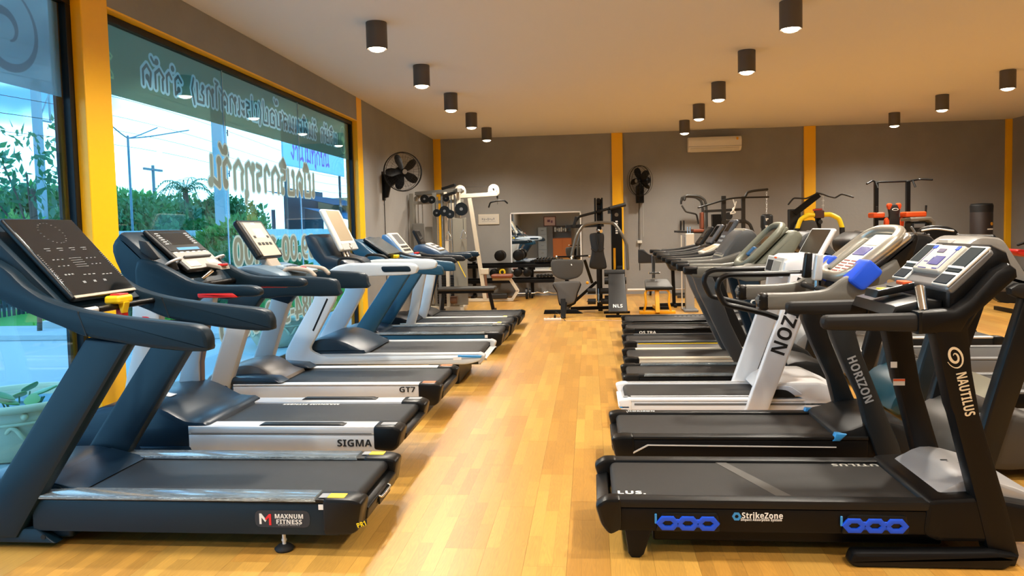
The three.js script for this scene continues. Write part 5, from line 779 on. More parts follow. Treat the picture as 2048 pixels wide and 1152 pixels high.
{ // cream lat tower
  const { add } = kit('lat_pulldown_machine', 'cream lat pulldown tower with two white pulleys and a brown seat roll', 'gym machine', [-2.1, 0, -15.85]), c = M.cream;
  add('mast', beamG([-.33, 2.12, 0], [-.06, .05, 0], .08, .08), c); add('top_arm', beamG([-.62, 2.16, 0], [.25, 2.19, 0], .08, .08), c);
  for (const x of [-.52, .17]) { add('pulley_bracket', prismG(smoothLoop([[x - .1, 2.17], [x - .1, 2.33], [x, 2.39], [x + .1, 2.33], [x + .1, 2.17]], 4), -.03, .03, .01), c); add('pulley', new THREE.CylinderGeometry(.07, .07, .08, 20).rotateX(Math.PI / 2).translate(x, 2.29, 0), M.white); add('pulley_pin', cyl(.018, [x, 2.29, -.05], [x, 2.29, .05], 10), M.ink); }
  add('cable', join(cyl(.004, [-.45, 2.345, 0], [.12, 2.345, 0], 6), cyl(.004, [.24, 2.29, 0], [.24, 1.98, 0], 6)), M.frame); add('cable_stop', cyl(.018, [.24, 2.2, 0], [.24, 2.1, 0], 10), M.ink);
  add('lat_bar', path(.016, [.06, 1.93, 0], [.1, 2.02, 0], [.24, 2.05, 0], [.38, 2.05, 0], [.44, 2.0, 0]), M.satin);
  add('base_beam', beamG([-.58, .035, 0], [.52, .035, 0], .07, .06), c); add('cross_foot', beamG([-.5, .03, -.35], [-.5, .03, .35], .06, .06), c); add('seat_frame', beamG([.5, .04, 0], [.62, .22, 0], .07, .06), c); add('seat_frame', beamG([.62, .2, 0], [.46, .46, 0], .07, .06), c); add('seat_frame', beamG([.1, .46, 0], [.47, .46, 0], .07, .06), c);
  add('seat_pad', rbox(.08, .52, .48, .56, -.14, .14, .035), M.brownpad, 'brown seat pad'); add('knee_post', beamG([-.02, .05, 0], [-.05, .62, 0], .05, .05), S('#7a5a48', .6)); add('knee_clamp', rbox(-.14, .03, .56, .68, -.05, .05, .012), c); add('step', rbox(.02, .4, .06, .16, -.1, .1, .02), M.leather);
}
{ // flat bench
  const { add } = kit('flat_bench', 'long flat black bench in front of the cable machine', 'bench', [-2.2, 0, -13.95]);
  add('bench_pad', rbox(-.56, .5, .385, .455, -.14, .14, .03), S('#343331', .55)); add('underframe', rbox(-.55, .46, .335, .385, -.04, .04, .01), M.black); add('leg', beamG([.38, .34, 0], [.44, .03, 0], .06, .06), M.black); add('foot', beamG([.45, .02, -.22], [.45, .02, .22], .05, .04), M.black); add('leg', beamG([-.46, .34, 0], [-.5, .03, 0], .06, .06), M.dark); add('foot', beamG([-.5, .02, -.22], [-.5, .02, .22], .05, .04), M.black); add('rear_post', beamG([-.52, .02, 0], [-.52, .78, 0], .05, .05), M.grey);
}
{ // dumbbell rack, dumbbells, bars
  const { add } = kit('dumbbell_rack', 'low two-shelf black dumbbell rack under the mirror', 'rack', [-1.72, 0, -16.72]);
  for (const [y, z] of [[.68, -.02], [.36, .08]]) { add('shelf_rail', beamG([-.98, y + .03, z - .1], [.95, y + .03, z - .1], .05, .07), M.black); add('shelf_rail', beamG([-.98, y, z + .1], [.95, y, z + .1], .05, .07), M.black); }
  for (const x of [-.8, .46]) { add('post', beamG([x, 0, -.12], [x, .78, -.12], .07, .07), M.black); add('foot', beamG([x, .03, -.24], [x, .03, .26], .07, .06), M.black); add('shelf_bracket', beamG([x, .36, -.12], [x, .34, .2], .05, .05), M.black); }
  const where = ['upper shelf', 'lower shelf'];
  const bell = (x, y, z, r, L, label, n) => { const d = kit('dumbbell', label, 'dumbbell', [x, y, z], 0, 'dumbbells on the rack'); for (const k of [1, -1]) d.add('weight_head', lathe([[.001, 0], [r * .8, 0], [r, r * .2], [r, L * .26], [r * .8, L * .32], [.001, L * .32]], 20).rotateX(Math.PI / 2 * k).translate(0, 0, k * L * .16), M.satin); d.add('grip', cyl(.017, [0, 0, -L * .2], [0, 0, L * .2], 12), M.chrome); };
  [[-2.53, .115, 'left end of the upper shelf behind the lat tower'], [-1.93, .115, 'middle of the upper shelf, left of the mirror'], [-1.53, .12, 'upper shelf in front of the mirror corner']].forEach(([x, r, w]) => bell(x, .79 + r, -16.74, r, .36, `big black dumbbell on the ${w}`));
  for (let i = 0; i < 7; i++) bell(-1.17 + i * .066, .735 + .052, -16.7, .036, .24, `small black dumbbell on the upper shelf, ${['first', 'second', 'third', 'fourth', 'fifth', 'sixth', 'seventh'][i]} right of the rack post`);
  [[-2.06, 'left, behind the brown seat'], [-1.55, 'centre left'], [-1.34, 'centre right, by the post']].forEach(([x, w]) => bell(x, .455 + .085, -16.64, .088, .32, `round black dumbbell on the lower shelf, ${w}`));
  for (let i = 0; i < 5; i++) bell(-1.12 + i * .072, .415 + .05, -16.62, .034, .22, `small black dumbbell on the lower shelf, ${['first', 'second', 'third', 'fourth', 'fifth'][i]} from the post`);
  const y = kit('ab_wheel', 'yellow and black exercise wheel beside the lower dumbbells', 'exercise wheel', [-1.86, .565, -16.42]); y.add('wheel', new THREE.TorusGeometry(.05, .022, 10, 24).translate(0, 0, 0), M.lemon); y.add('hub', cyl(.03, [0, 0, -.03], [0, 0, .03]), M.ink); y.add('handle', cyl(.014, [0, 0, -.12], [0, 0, .12], 10), M.ink);
  const b = kit('curl_bar', 'thin zigzag chrome curl bar on the floor below the rack', 'barbell', [-1.0, .12, -16.28]); b.add('bar', path(.014, [-.52, 0, 0], [-.2, 0, 0], [-.12, .025, 0], [0, 0, 0], [.12, .025, 0], [.2, 0, 0], [.56, 0, 0]), M.chrome); for (const x of [-.34, .40]) b.add('plate', cyl(.115, [x - .02, 0, 0], [x + .02, 0, 0], 26), M.satin); b.add('plate', cyl(.1, [-.29, 0, 0], [-.25, 0, 0], 26), M.satin);
  const c = kit('barbell', 'long chrome barbell lying along the back wall, right of the yellow column', 'barbell', [1.75, .12, -16.75]); c.add('bar', cyl(.015, [-.95, 0, 0], [.95, 0, 0], 12), M.chrome); for (const x of [-.5, .6]) c.add('plate', cyl(.12, [x - .02, 0, 0], [x + .02, 0, 0], 28), M.satin); c.add('sleeve', cyl(.026, [-.98, 0, 0], [-.55, 0, 0], 14), M.offwhite); c.add('sleeve', cyl(.026, [.65, 0, 0], [1.0, 0, 0], 14), M.offwhite);
}
{ // black home gym with a preacher seat in front
  const { add } = kit('home_gym', 'black home gym with a curved press bar and grey curl seat, ending the aisle', 'gym machine', [.1, 0, -13.75]), b = M.satin;
  add('mast', beamG([.06, 0, -.05], [.06, 1.96, -.05], .09, .08), b); add('mast_plate', rbox(-.02, .01, 1.5, 1.98, -.08, .04, .01), b); add('mast_plate', rbox(.1, .13, 1.5, 1.98, -.08, .04, .01), b);
  for (const y of [1.92, 1.74, 1.56, 1.44]) { add('pulley', new THREE.CylinderGeometry(.055, .055, .05, 18).rotateZ(Math.PI / 2).translate(.055, y, .03), M.black); add('pulley_cap', new THREE.CylinderGeometry(.026, .026, .07, 14).rotateX(Math.PI / 2).translate(.055, y, .04), M.chrome); }
  add('top_arm', path(.024, [-.36, 1.56, .12], [-.28, 1.66, .12], [-.04, 1.72, .06], [.2, 1.78, 0], [.50, 1.85, -.1]), M.dark); add('top_arm_pad', cyl(.034, [.24, 1.79, 0], [.52, 1.855, -.1]), M.ink); add('arm_handle', beamG([-.38, 1.48, .12], [-.33, 1.66, .12], .05, .05), M.ink);
  add('cross_arm', beamG([-.52, 1.49, .06], [.14, 1.51, 0], .07, .06), M.ink); add('lat_hook', cyl(.03, [.24, 1.7, .02], [.24, 1.76, .02], 10), M.ink);
  add('press_bar', path(.026, [-.44, .72, .2], [-.42, 1.0, .22], [-.33, 1.33, .22], [-.2, 1.51, .2], [.05, 1.55, .18], [.3, 1.53, .2], [.42, 1.38, .22], [.52, 1.16, .22], [.535, .75, .22]), S('#77736b', .3, .6));
  add('weight_tower', rbox(.27, .46, .04, 1.80, -.2, -.06, .014), b); add('tower_print', join([0, 1, 2, 3, 4, 5].map((i) => rbox(.345, .385, 1.35 + i * .04, 1.375 + i * .04, -.06, -.058, 0))), M.print).userData.kind = 'stuff'; add('tower_badge', new THREE.CylinderGeometry(.034, .034, .006, 18).rotateX(Math.PI / 2).translate(.365, 1.68, -.058), M.chrome);
  add('tower_strip', rbox(.30, .34, .25, 1.1, -.058, -.05, .004), M.goldpaint, 'yellow strip on the weight tower'); for (let i = 0; i < 9; i++) add('weight_plate', rbox(.36, .45, .3 + i * .055, .345 + i * .055, -.05, .04, .006), M.ink);
  add('backrest', prismG(smoothLoop([[-.09, .76], [.15, .75], [.17, .85], [.13, 1.05], [.14, 1.32], [.09, 1.37], [-.05, 1.37], [-.11, 1.32], [-.08, 1.05], [-.12, .85]], 4), .12, .2, .03), M.leather); add('strap', path(.011, [.0, 1.36, .21], [.02, 1.2, .215], [.06, 1.06, .212], [.13, 1.1, .21]), M.ink); add('strap', path(.011, [.07, 1.36, .21], [.05, 1.15, .213], [.0, 1.05, .212], [-.08, 1.1, .21]), M.ink);
  add('neck_clamp', cyl(.03, [.03, 1.42, .1], [.09, 1.40, .22], 12), M.chrome);
  add('seat_post', beamG([.03, .1, .16], [.03, .78, .16], .06, .06), M.dark); for (const y of [.68, .24]) add('foam_roll', cyl(.06, [.13, y, .26], [.48, y, .26]), M.ink); add('foam_roll', cyl(.06, [.13, .55, .28], [.5, .55, .28]), M.ink); for (const y of [.38, .2]) { add('foam_roll', cyl(.05, [-.16, y, .3], [-.02, y, .3]), M.ink); add('foam_roll', cyl(.05, [.06, y, .3], [.2, y, .3]), M.ink); } add('roller_axle', cyl(.014, [-.18, .2, .3], [.24, .2, .3], 10), M.chrome); add('roller_drop', cyl(.02, [.03, .42, .28], [.03, .18, .3], 10), M.chrome);
  add('brace', beamG([-.5, .08, 0], [.0, .52, .05], .05, .05), M.black); add('base_beam', beamG([-.52, .03, -.3], [-.5, .03, .2], .06, .06), M.black); add('base_beam', beamG([-.46, .06, .1], [.5, .06, -.1], .07, .06), M.black);
  // curl seat towards the aisle
  add('seat_frame', beamG([-.56, .05, .95], [-.50, .56, .5], .09, .08), M.black); add('seat_front_post', beamG([-.56, 0, 1.02], [-.56, .3, .9], .09, .08), M.black); add('cross_foot', prismG([[-.86, 0], [-.84, .07], [-.3, .07], [-.18, 0]], -.3, -.24, .006).translate(-.06, 0, .6), M.black);
  add('seat_pad', prismG(smoothLoop([[-.72, .55], [-.28, .56], [-.33, .38], [-.38, .22], [-.5, .17], [-.62, .2], [-.66, .4]], 4, .3), 0, .08, .03).rotateX(-.12).translate(0, .02, .78), S('#4d4b49', .55)); add('seat_rim', prismG(smoothLoop([[-.73, .53], [-.27, .54], [-.32, .36], [-.36, .19], [-.5, .14], [-.63, .17], [-.67, .38]], 4, .3), -.03, .0, .01).rotateX(-.12).translate(0, .02, .77), M.black);
  add('curl_pad', prismG(smoothLoop([[-.74, .94], [-.24, .93], [-.24, .72], [-.32, .64], [-.5, .60], [-.66, .64], [-.74, .72]], 4, .3), .0, .07, .03).translate(0, 0, .62), S('#43423f', .55)); add('curl_stand', beamG([-.5, .5, .6], [-.5, .9, .6], .06, .06), M.black); add('curl_bar', path(.014, [-.66, .99, .6], [-.4, .99, .58], [-.12, 1.0, .58]), M.black); for (const x of [-.66, -.4, -.12]) add('bar_knob', new THREE.SphereGeometry(.024, 12, 8).translate(x, .99, .59), M.chrome); add('adjuster', cyl(.022, [-.42, .84, .68], [-.42, .98, .62], 12), M.chrome); add('leg_lever', beamG([-.2, .92, .4], [-.08, .52, .3], .05, .05), M.black); add('lever_knob', new THREE.SphereGeometry(.026, 12, 8).translate(-.16, .53, .38), M.goldpaint);
}
{ // incline bench with white print
  const { add } = kit('incline_bench', 'black sit-up board with white letters, leaning beside the home gym', 'bench', [.41, 0, -12.88]);
  add('bench_pad', prismG([[-.155, 0], [.155, 0], [.135, .78], [-.135, .78]], 0, .06, .02).rotateX(-.72).translate(.02, .06, .1), M.leather); add('lettering', textG('NLS', .065, .002).translate(0, .11, .062).rotateX(-.72).translate(.02, .06, .1), M.print); add('frame', beamG([.02, .05, .06], [.02, .58, -.42], .05, .05), M.black); add('leg', beamG([.02, .55, -.4], [.02, .02, -.46], .05, .05), M.black); add('foot', beamG([-.2, .02, -.46], [.24, .02, -.46], .05, .04), M.black); add('foot', beamG([-.18, .02, .1], [.22, .02, .1], .05, .04), M.black);
}
{ // yellow-framed bench
  const { add } = kit('preacher_bench', 'bench with a yellow base, grey seat and black notched arm pad', 'bench', [1.1, 0, -13.4]), y = M.goldpaint;
  add('arm_pad', prismG(chamfer([[-.29, 1.08], [-.20, 1.08], [-.11, .99], [.02, .99], [.1, 1.08], [.2, 1.08], [.2, .84], [-.29, .84]], .02), -.12, -.04, .02), M.leather); add('pad_post', beamG([-.04, .58, -.04], [-.04, .97, -.04], .05, .06), M.chrome); add('post_plate', rbox(-.12, .06, .66, .69, -.06, .06, .004), M.chrome);
  add('seat_pad', prismG(chamfer([[-.19, .04], [.2, .04], [.26, -.24], [-.2, -.24]], .04), -.03, .03, .02).rotateX(-1.15).translate(0, .53, -.02), S('#504e4b', .55)); add('seat_lip', rbox(-.2, .26, .40, .46, .16, .24, .02), M.dark);
  add('stand', beamG([.0, .02, .24], [-.0, .44, .1], .07, .07), y); add('base', rbox(-.3, .3, .0, .05, .14, .2, .01), y); for (const k of [1, -1]) add('handle', path(.02, [k * .05, .40, .14], [k * .16, .40, .16], [k * .2, .34, .18], [k * .19, .18, .2], [k * .22, .05, .18]), y); add('brace', beamG([-.0, .1, .2], [0, .06, -.5], .06, .06), y); add('foot', beamG([-.26, .025, -.5], [.26, .025, -.5], .06, .05), M.black);
}
{ // silver post machine
  const { add } = kit('cable_column', 'tall silver column with a cream top beside the yellow bench', 'gym machine', [1.68, 0, -13.6]);
  add('column', rbox(-.075, .075, .0, 1.28, -.06, .06, .012), S('#a9aaa9', .38, .5)); add('cover', rbox(-.065, .075, 1.02, 1.33, .0, .09, .015), M.cream); for (const x of [-.025, .02]) add('top_pin', cyl(.012, [x, 1.32, .02], [x, 1.44, .02], 10), M.chrome); add('base', rbox(-.12, .12, 0, .04, -.3, .22, .012), M.grey); add('guide_rod', cyl(.012, [-.13, .04, .0], [-.13, 1.3, 0], 10), M.cream);
}
{ // dip stand behind
  const { add } = kit('dip_tower', 'dark power tower with maroon arm pads left of the punching bag', 'gym machine', [2.08, 0, -16.3]), d = S('#3a3936', .4, .3);
  for (const z of [-.25, .25]) add('frame_tube', path(.028, [-.18, 1.98, z], [-.15, 2.06, z], [.1, 2.04, z], [.22, 1.95, z], [.25, 1.7, z], [.25, .04, z]), d); add('top_grip', cyl(.02, [-.19, 1.98, -.25], [-.19, 1.9, -.25], 10), M.ink); add('inner_tube', path(.018, [-.2, 1.86, 0], [-.12, 1.74, 0], [.08, 1.68, 0], [.12, 1.5, 0]), d);
  add('backrest', rbox(.16, .22, 1.38, 1.72, -.14, .14, .025), M.brownpad); for (const z of [-.26, .26]) { add('arm_pad', rbox(-.02, .2, 1.32, 1.38, z - .05, z + .05, .02), M.brownpad); add('hand_grip', cyl(.018, [-.2, 1.36, z], [-.2, 1.56, z], 10), M.ink); add('arm_rail', beamG([-.34, 1.34, z], [.24, 1.31, z], .04, .04), M.ink); }
  add('lower_pad', rbox(.1, .18, .75, 1.15, -.1, .1, .03), M.leather); add('base', beamG([-.35, .03, -.3], [.5, .03, -.3], .06, .06), d); add('base', beamG([-.35, .03, .3], [.5, .03, .3], .06, .06), d); add('cross_bar', beamG([.25, .3, -.28], [.25, .3, .28], .05, .05), d);
  const b = kit('curl_bench', 'black angled curl pad standing left of the silver column', 'bench', [1.38, 0, -14.4]); b.add('pad', prismG(chamfer([[-.2, .98], [.12, 1.0], [.22, .84], [.24, .66], [.05, .66], [-.05, .86], [-.2, .92]], .03), -.14, .14, .03), M.leather); b.add('post', beamG([.12, .03, 0], [.1, .7, 0], .06, .06), M.black); b.add('base', beamG([-.2, .03, 0], [.35, .03, 0], .06, .06), M.black); b.add('foot', beamG([.12, .025, -.25], [.12, .025, .25], .05, .05), M.black);
}
{ // second home gym and the punching bag on its arm
  const { add } = kit('home_gym', 'dark home gym with a wide straight lat bar behind the right row consoles', 'gym machine', [2.65, 0, -15.1]), d = S('#2b2a28', .4, .3);
  add('lat_bar', path(.016, [-.62, 1.79, .1], [-.1, 1.93, .1], [.1, 1.955, .1], [.66, 1.955, .1]), M.satin); add('mast', beamG([-.14, .03, 0], [-.14, 2.0, 0], .08, .08), d); add('mast', beamG([.22, .03, 0], [.22, 1.98, 0], .07, .07), d); add('mast', beamG([-.28, .03, 0], [-.28, 1.66, 0], .18, .16), M.black);
  add('cross_beam', beamG([-.36, 1.5, .02], [.26, 1.52, .02], .06, .07), d); add('cross_beam', beamG([-.5, 1.72, 0], [.2, 1.74, 0], .05, .05), d); add('side_bow', path(.03, [.22, 1.53, 0], [.34, 1.45, 0], [.46, 1.1, 0], [.5, .6, 0], [.5, .05, 0]), d); add('boom', path(.024, [.22, 1.9, 0], [.3, 2.05, 0], [.42, 2.08, 0], [.66, 2.1, 0]), d);
  add('pulley', cyl(.07, [-.05, 1.62, -.03], [-.05, 1.62, .03], 20), M.ink); add('rope', path(.011, [.02, 1.92, .1], [.05, 1.8, .12], [.0, 1.74, .12], [.06, 1.68, .12], [-.04, 1.66, .12], [.03, 1.75, .13], [.07, 1.88, .12]), M.offwhite, 'knotted white rope'); for (let i = 0; i < 10; i++) add('weight_plate', rbox(-.36, -.2, .2 + i * .06, .25 + i * .06, .06, .16, .006), M.ink); add('base', beamG([-.5, .03, 0], [.55, .03, 0], .07, .06), d); add('foot', beamG([.3, .03, -.4], [.3, .03, .4], .06, .06), d);
  const b = kit('punching_bag', 'short black punching bag with white marks hanging on a chain', 'punching bag', [3.3, 0, -15.1]); b.add('bag', lathe([[.001, .95], [.1, .95], [.125, 1.0], [.13, 1.28], [.1, 1.32], [.1, 1.36], [.115, 1.4], [.11, 1.6], [.08, 1.635], [.001, 1.64]], 26), M.leather); for (let i = 0; i < 9; i++) b.add('chain_link', new THREE.TorusGeometry(.017, .006, 6, 12).scale(.7, 1.5, 1).rotateY(i % 2 * 1.57).translate(0, 1.665 + i * .045, 0), M.silver); for (const [x, y, w, h] of [[-.02, 1.55, .05, .02], [-.03, 1.53, .02, .04], [-.03, 1.42, .05, .02], [-.035, 1.40, .02, .03]]) b.add('print', rbox(x - w / 2, x + w / 2, y - h / 2, y + h / 2, .108, .118, .003), M.print);
}
{ // yellow-handled machine
  const { add } = kit('home_gym', 'black home gym with thick yellow handlebars and a wavy lat bar', 'gym machine', [4.1, 0, -15.1]), d = M.satin;
  add('mast', beamG([.13, .03, 0], [.13, 1.72, 0], .09, .09), d); add('boom', beamG([-.3, 1.64, .02], [.14, 1.98, .02], .06, .11), d); add('lat_bar', path(.015, [-.42, 1.81, .06], [-.32, 1.92, .06], [-.1, 1.91, .06], [.12, 2.0, .06], [.3, 1.94, .06], [.42, 1.91, .06], [.54, 1.97, .06], [.74, 1.91, .06]), M.ink); add('chain', join([0, 1, 2, 3, 4, 5, 6].map((i) => new THREE.TorusGeometry(.015, .005, 5, 10).rotateY(i % 2 * 1.5).translate(.2, 1.95 - i * .045, .06))), M.silver).userData.kind = 'stuff';
  for (const k of [1, -1]) { add('handlebar', path(.042, [.13 + k * .05, 1.6, .06], [.13 + k * .2, 1.6, .08], [.13 + k * .34, 1.52, .1], [.13 + k * .4, 1.36, .1]), M.lemon, 'thick yellow handlebar'); add('hand_grip', cyl(.047, [.13 + k * .4, 1.36, .1], [.13 + k * .41, 1.1, .1]), M.ink); }
  add('head_block', rbox(.05, .21, 1.54, 1.68, .0, .12, .015), S('#4a2a24', .5)); add('red_lever', cyl(.02, [.02, 1.69, .06], [.18, 1.7, .08], 12), S('#b5443a', .4)); add('knob', cyl(.04, [.14, 1.47, .06], [.14, 1.47, .12], 16), M.ink); add('weight_shroud', rbox(-.38, -.16, .06, 1.72, -.2, -.06, .02), M.ink); add('seat_back', prismG(smoothLoop([[-.3, 1.42], [-.1, 1.5], [.08, 1.46], [.1, 1.1], [-.3, 1.1]], 4), .02, .1, .03), S('#3c3a37', .55)); add('base', beamG([-.4, .03, 0], [.5, .03, 0], .07, .06), d); add('foot', beamG([.13, .03, -.4], [.13, .03, .5], .07, .06), d);
}
{ // red and black tower
  const { add } = kit('power_tower', 'black power tower with red pads and a high pull-up bar', 'gym machine', [5.73, 0, -15.6]), d = M.satin;
  for (const x of [-.29, .29]) { add('post', beamG([x, .03, 0], [x, 2.2, 0], .08, .07), d); add('arm_pad', rbox(x - .19, x + .02 + (x > 0 ? .16 : 0), 1.52, 1.62, .1, .42, .03), M.orange, 'red arm pad'); add('hand_grip', cyl(.018, [x + (x > 0 ? .17 : -.12), 1.58, .38], [x + (x > 0 ? .17 : -.12), 1.73, .40], 10), M.ink); add('foot', beamG([x, .03, -.5], [x, .03, .5], .07, .06), d); }
  add('pull_up_bar', path(.018, [-.56, 2.16, .3], [-.42, 2.22, .2], [-.28, 2.2, 0], [.28, 2.2, 0], [.42, 2.22, .2], [.6, 2.2, .3]), d); for (const x of [-.34, .34]) add('hanging_grip', cyl(.018, [x, 2.2, .1], [x + .03, 2.08, .14], 10), M.ink); add('cross_bar', beamG([-.3, 1.5, 0], [.3, 1.5, 0], .06, .06), d);
  add('backrest', prismG(smoothLoop([[-.11, 1.34], [.11, 1.34], [.09, 1.56], [.11, 1.7], [.07, 1.76], [-.07, 1.76], [-.11, 1.7], [-.09, 1.56]], 4, .3), .06, .14, .02), M.leather); for (const k of [1, -1]) { add('red_wing', prismG(smoothLoop([[k * .09, 1.66], [k * .13, 1.74], [k * .1, 1.79], [k * .04, 1.765]], 4), .05, .145, .02), M.orange); add('red_wing', prismG(smoothLoop([[k * .1, 1.3], [k * .17, 1.36], [k * .17, 1.48], [k * .12, 1.52], [k * .08, 1.42]], 4), .05, .14, .02), M.orange); } add('emblem', new THREE.TorusGeometry(.04, .007, 6, 20).scale(1.3, .5, 1).translate(.01, 1.67, .142), M.print);
}
{ // grey stair machine, elliptical, bag stand, red bike
  let k = kit('elliptical_trainer', 'dark exercise machine with a curved silver shield in front of the red power tower', 'gym machine', [5.55, 0, -13.6]);
  k.add('shield', prismG([[-.34, 1.5], [-.02, 1.51], [.05, 1.44], [.06, 1.2], [.0, 1.2], [-.01, 1.42], [-.06, 1.46], [-.34, 1.45]], -.22, .22, .015), S('#77736b', .35, .4)); k.add('console', rbox(-.3, -.05, 1.2, 1.44, -.17, .17, .04), M.dark); k.add('console_screen', rbox(-.27, -.1, 1.34, 1.40, .165, .178, .004), M.grey); k.add('post', beamG([-.1, .1, 0], [-.14, 1.25, 0], .08, .1), M.black); k.add('flywheel_cover', cyl(.3, [.1, .36, -.08], [.1, .36, .08], 30), M.dark); k.add('base', beamG([-.7, .04, 0], [.5, .04, 0], .08, .08), M.black); for (const z of [-.25, .25]) { k.add('pedal', rbox(-.6, -.25, .2, .25, z - .08, z + .08, .015), M.black); k.add('swing_arm', path(.02, [-.1, .5, z], [-.2, 1.1, z], [-.34, 1.35, z]), M.grey); }
  k = kit('elliptical_trainer', 'black exercise machine with a broad rounded console beside the silver shield', 'gym machine', [5.0, 0, -11.9]);
  k.add('console', prismG(smoothLoop([[-.28, 1.16], [-.25, 1.33], [-.1, 1.385], [.12, 1.37], [.26, 1.3], [.28, 1.16]], 4, .3), -.05, .05, .025), M.satin); k.add('console_edge', tubeG([[-.23, 1.315, .055], [-.05, 1.335, .056], [.2, 1.30, .055]], .014), M.silver); k.add('post', beamG([0, .1, -.1], [0, 1.2, 0], .08, .1), M.black); k.add('flywheel_cover', cyl(.3, [-.08, .36, -.3], [.08, .36, -.3], 30), M.dark); k.add('base', beamG([0, .04, -.7], [0, .04, .6], .08, .08), M.black); for (const x of [-.25, .25]) { k.add('pedal', rbox(x - .08, x + .08, .2, .25, .2, .5, .015), M.black); k.add('swing_arm', path(.02, [x, .4, 0], [x, 1.0, .1], [x * .8, 1.25, .2]), M.grey); }
  k = kit('bag_stand', 'free-standing dark punching bag with a yellow spot, near the right-hand corner', 'punching bag', [7.35, 0, -15.6]); k.add('bag', lathe([[.001, .55], [.16, .56], [.19, .62], [.192, 1.6], [.001, 1.6]], 30), S('#2b2220', .5)); k.add('bag_top', lathe([[.192, 1.58], [.196, 1.7], [.18, 1.74], [.001, 1.75]], 30), M.ink); k.add('stem', cyl(.06, [0, .2, 0], [0, .58, 0]), M.ink); k.add('base', lathe([[.001, 0], [.3, 0], [.32, .06], [.26, .24], [.1, .3], [.001, .3]], 30), M.ink); k.add('spot', new THREE.CylinderGeometry(.032, .032, .012, 18).rotateX(Math.PI / 2).rotateY(.6).translate(.108, 1.36, .158), M.goldpaint); k.add('print', rbox(-.06, .07, -.012, .012, -.004, .004, .003).rotateY(.4).translate(.07, 1.26, .178), M.print);
  k = kit('exercise_bike', 'black and red recumbent bike cut by the right edge of the picture', 'exercise bike', [6.95, 0, -12.9]); k.add('seat', prismG(smoothLoop([[-.42, .98], [-.2, .96], [.2, .94], [.24, .86], [-.1, .84], [-.4, .90]], 4), -.2, .2, .03), M.red); k.add('backrest', rbox(.14, .24, .92, 1.4, -.2, .2, .04), M.leather); k.add('seat_post', beamG([-.05, .1, 0], [-.02, .86, 0], .08, .1), M.black); k.add('handle', path(.02, [-.45, 1.05, .24], [-.3, 1.1, .26], [.1, 1.1, .26]), M.black); k.add('frame', beamG([-.6, .2, 0], [.5, .12, 0], .1, .1), M.black); k.add('crank_cover', cyl(.26, [-.5, .4, -.07], [-.5, .4, .07], 28), M.dark); k.add('foot', beamG([-.5, .03, -.3], [-.5, .03, .3], .06, .06), M.black); k.add('foot', beamG([.4, .03, -.3], [.4, .03, .3], .06, .06), M.black);
}
// ------------------------------------------------------------------ cords and power strips on the floor
{
  const strip = (name, label, pos, turn, n) => { const k = kit(name, label, 'power strip', pos, turn); k.add('case', rbox(-.14, .14, 0, .04, -.032, .032, .008), S('#e6dccf', .45)); for (let i = 0; i < n; i++) k.add('socket', new THREE.CylinderGeometry(.017, .017, .004, 14).translate(-.1 + i * .2 / (n - 1), .041, 0), S('#b9402f', .5)); k.add('plug', rbox(.02, .055, .041, .085, -.018, .018, .006), M.ink); k.add('plug_cord', path(.005, [.037, .085, 0], [.05, .14, .02], [.12, .1, .05], [.2, .006, .1]), M.ink); return k; };
  strip('power_strip', 'pale power strip on the aisle floor before the home gym', [-.62, 0, -12.45], .05, 4);
  strip('power_strip', 'pale power strip with black plugs behind the nearest right-hand treadmill', [2.36, 0, -5.42], -.5, 5);
  const cord = (label, pts, mat = M.ink, r = .007) => tag(mesh('extension_lead', tubeG(pts, r, { seg: pts.length * 8, rad: 6 }), mat, scene), label, 'cord');
  cord('thin pale cord running right from the aisle power strip', [[-.48, .006, -12.45], [-.3, .006, -12.3], [.1, .006, -12.38], [.5, .006, -12.25], [.9, .006, -12.3]], S('#c9a98a', .6), .005);
  cord('black cord looping on the floor behind the white treadmill', [[1.95, .008, -6.7], [2.15, .008, -6.5], [2.05, .008, -6.25], [1.9, .008, -6.42], [2.1, .008, -6.62], [2.2, .008, -6.1], [2.0, .008, -5.95], [2.15, .008, -5.65]]);
  cord('black cord snaking between the right row and the back-to-back row', [[1.9, .008, -8.3], [2.1, .008, -7.9], [1.95, .008, -7.6], [2.1, .008, -7.3], [1.98, .008, -7.0]]);
}
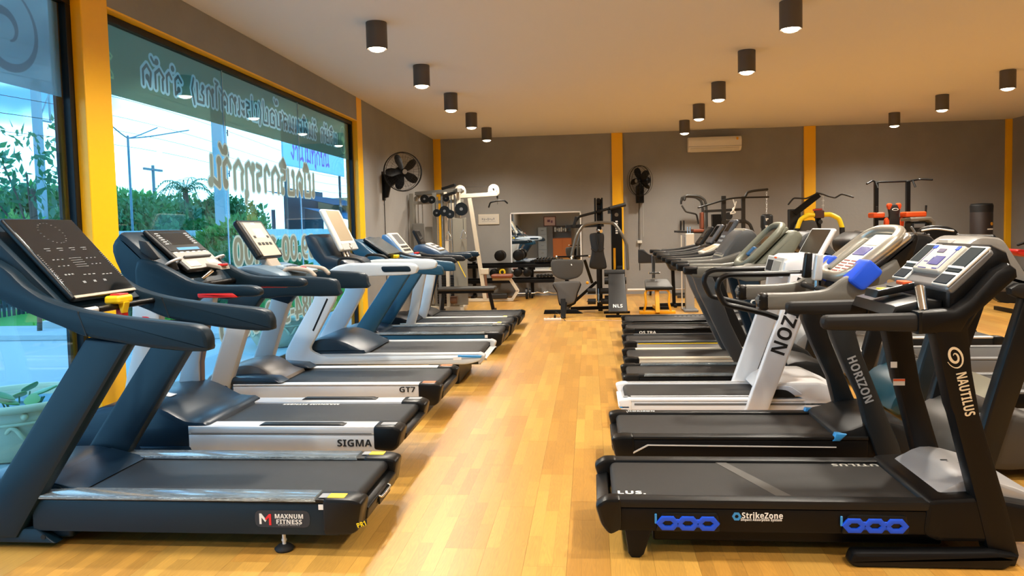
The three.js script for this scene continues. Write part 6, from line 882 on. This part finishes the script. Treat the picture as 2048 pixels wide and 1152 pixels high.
{ // the end of the room behind the camera, seen in the mirror
  let k = kit('picture_frame', 'small framed picture on the wall, reflected in the mirror', 'picture', [-1.95, 1.78, ZF]); k.add('frame', rbox(-.3, .3, -.24, .24, -.03, -.002, .006), S('#5a2a22', .5)); k.add('picture', rbox(-.26, .26, -.2, .2, -.034, -.028, 0), S('#d9b9b4', .5)); k.add('picture_mark', join(rbox(-.12, .02, -.04, .08, -.036, -.033, 0), rbox(.06, .14, -.08, .04, -.036, -.033, 0)), S('#7a4a6a', .5)).userData.kind = 'stuff';
  k = kit('filing_cabinet', 'grey cabinet reflected in the mirror', 'cabinet', [-2.3, 0, ZF - .25]); k.add('body', rbox(-.22, .22, 0, 1.5, -.2, .2, .01), S('#8a9196', .5, .2)); for (let i = 0; i < 4; i++) { k.add('drawer', rbox(-.2, .2, .06 + i * .36, .4 + i * .36, -.215, -.195, .006), S('#979ea3', .5, .2)); k.add('handle', rbox(-.06, .06, .25 + i * .36, .27 + i * .36, -.235, -.212, .005), M.chrome); }
  k = kit('sideboard', 'orange-brown cabinet with open shelves above, reflected in the mirror', 'cabinet', [-1.35, 0, ZF - .25]); k.add('body', rbox(-.45, .45, 0, .95, -.2, .2, .01), S('#b8662a', .5)); for (const x of [-.44, .01]) k.add('door', rbox(x, x + .43, .05, .9, -.215, -.198, .006), S('#c06c2c', .5)); for (const x of [-.45, .43]) k.add('shelf_side', rbox(x, x + .02, .95, 1.55, -.15, .2, .003), S('#4a2f22', .5)); for (const y of [.95, 1.24, 1.53]) k.add('shelf', rbox(-.45, .45, y, y + .02, -.15, .2, .003), S('#4a2f22', .5));
  for (let i = 0; i < 6; i++) { const b = kit('binder', `file binder on the reflected shelf, ${['first', 'second', 'third', 'fourth', 'fifth', 'sixth'][i]} along`, 'binder', [-1.68 + i * .1, 1.262, ZF - .2], 0, 'binders on the shelf'); b.add('cover', rbox(-.035, .035, 0, .22 - (i % 3) * .02, -.12, .12, .005), [M.print, M.grey, M.offwhite][i % 3]); b.add('spine_label', rbox(-.02, .02, .06, .15, -.123, -.119, 0), M.cream); }
}
renderer.render(scene, camera);
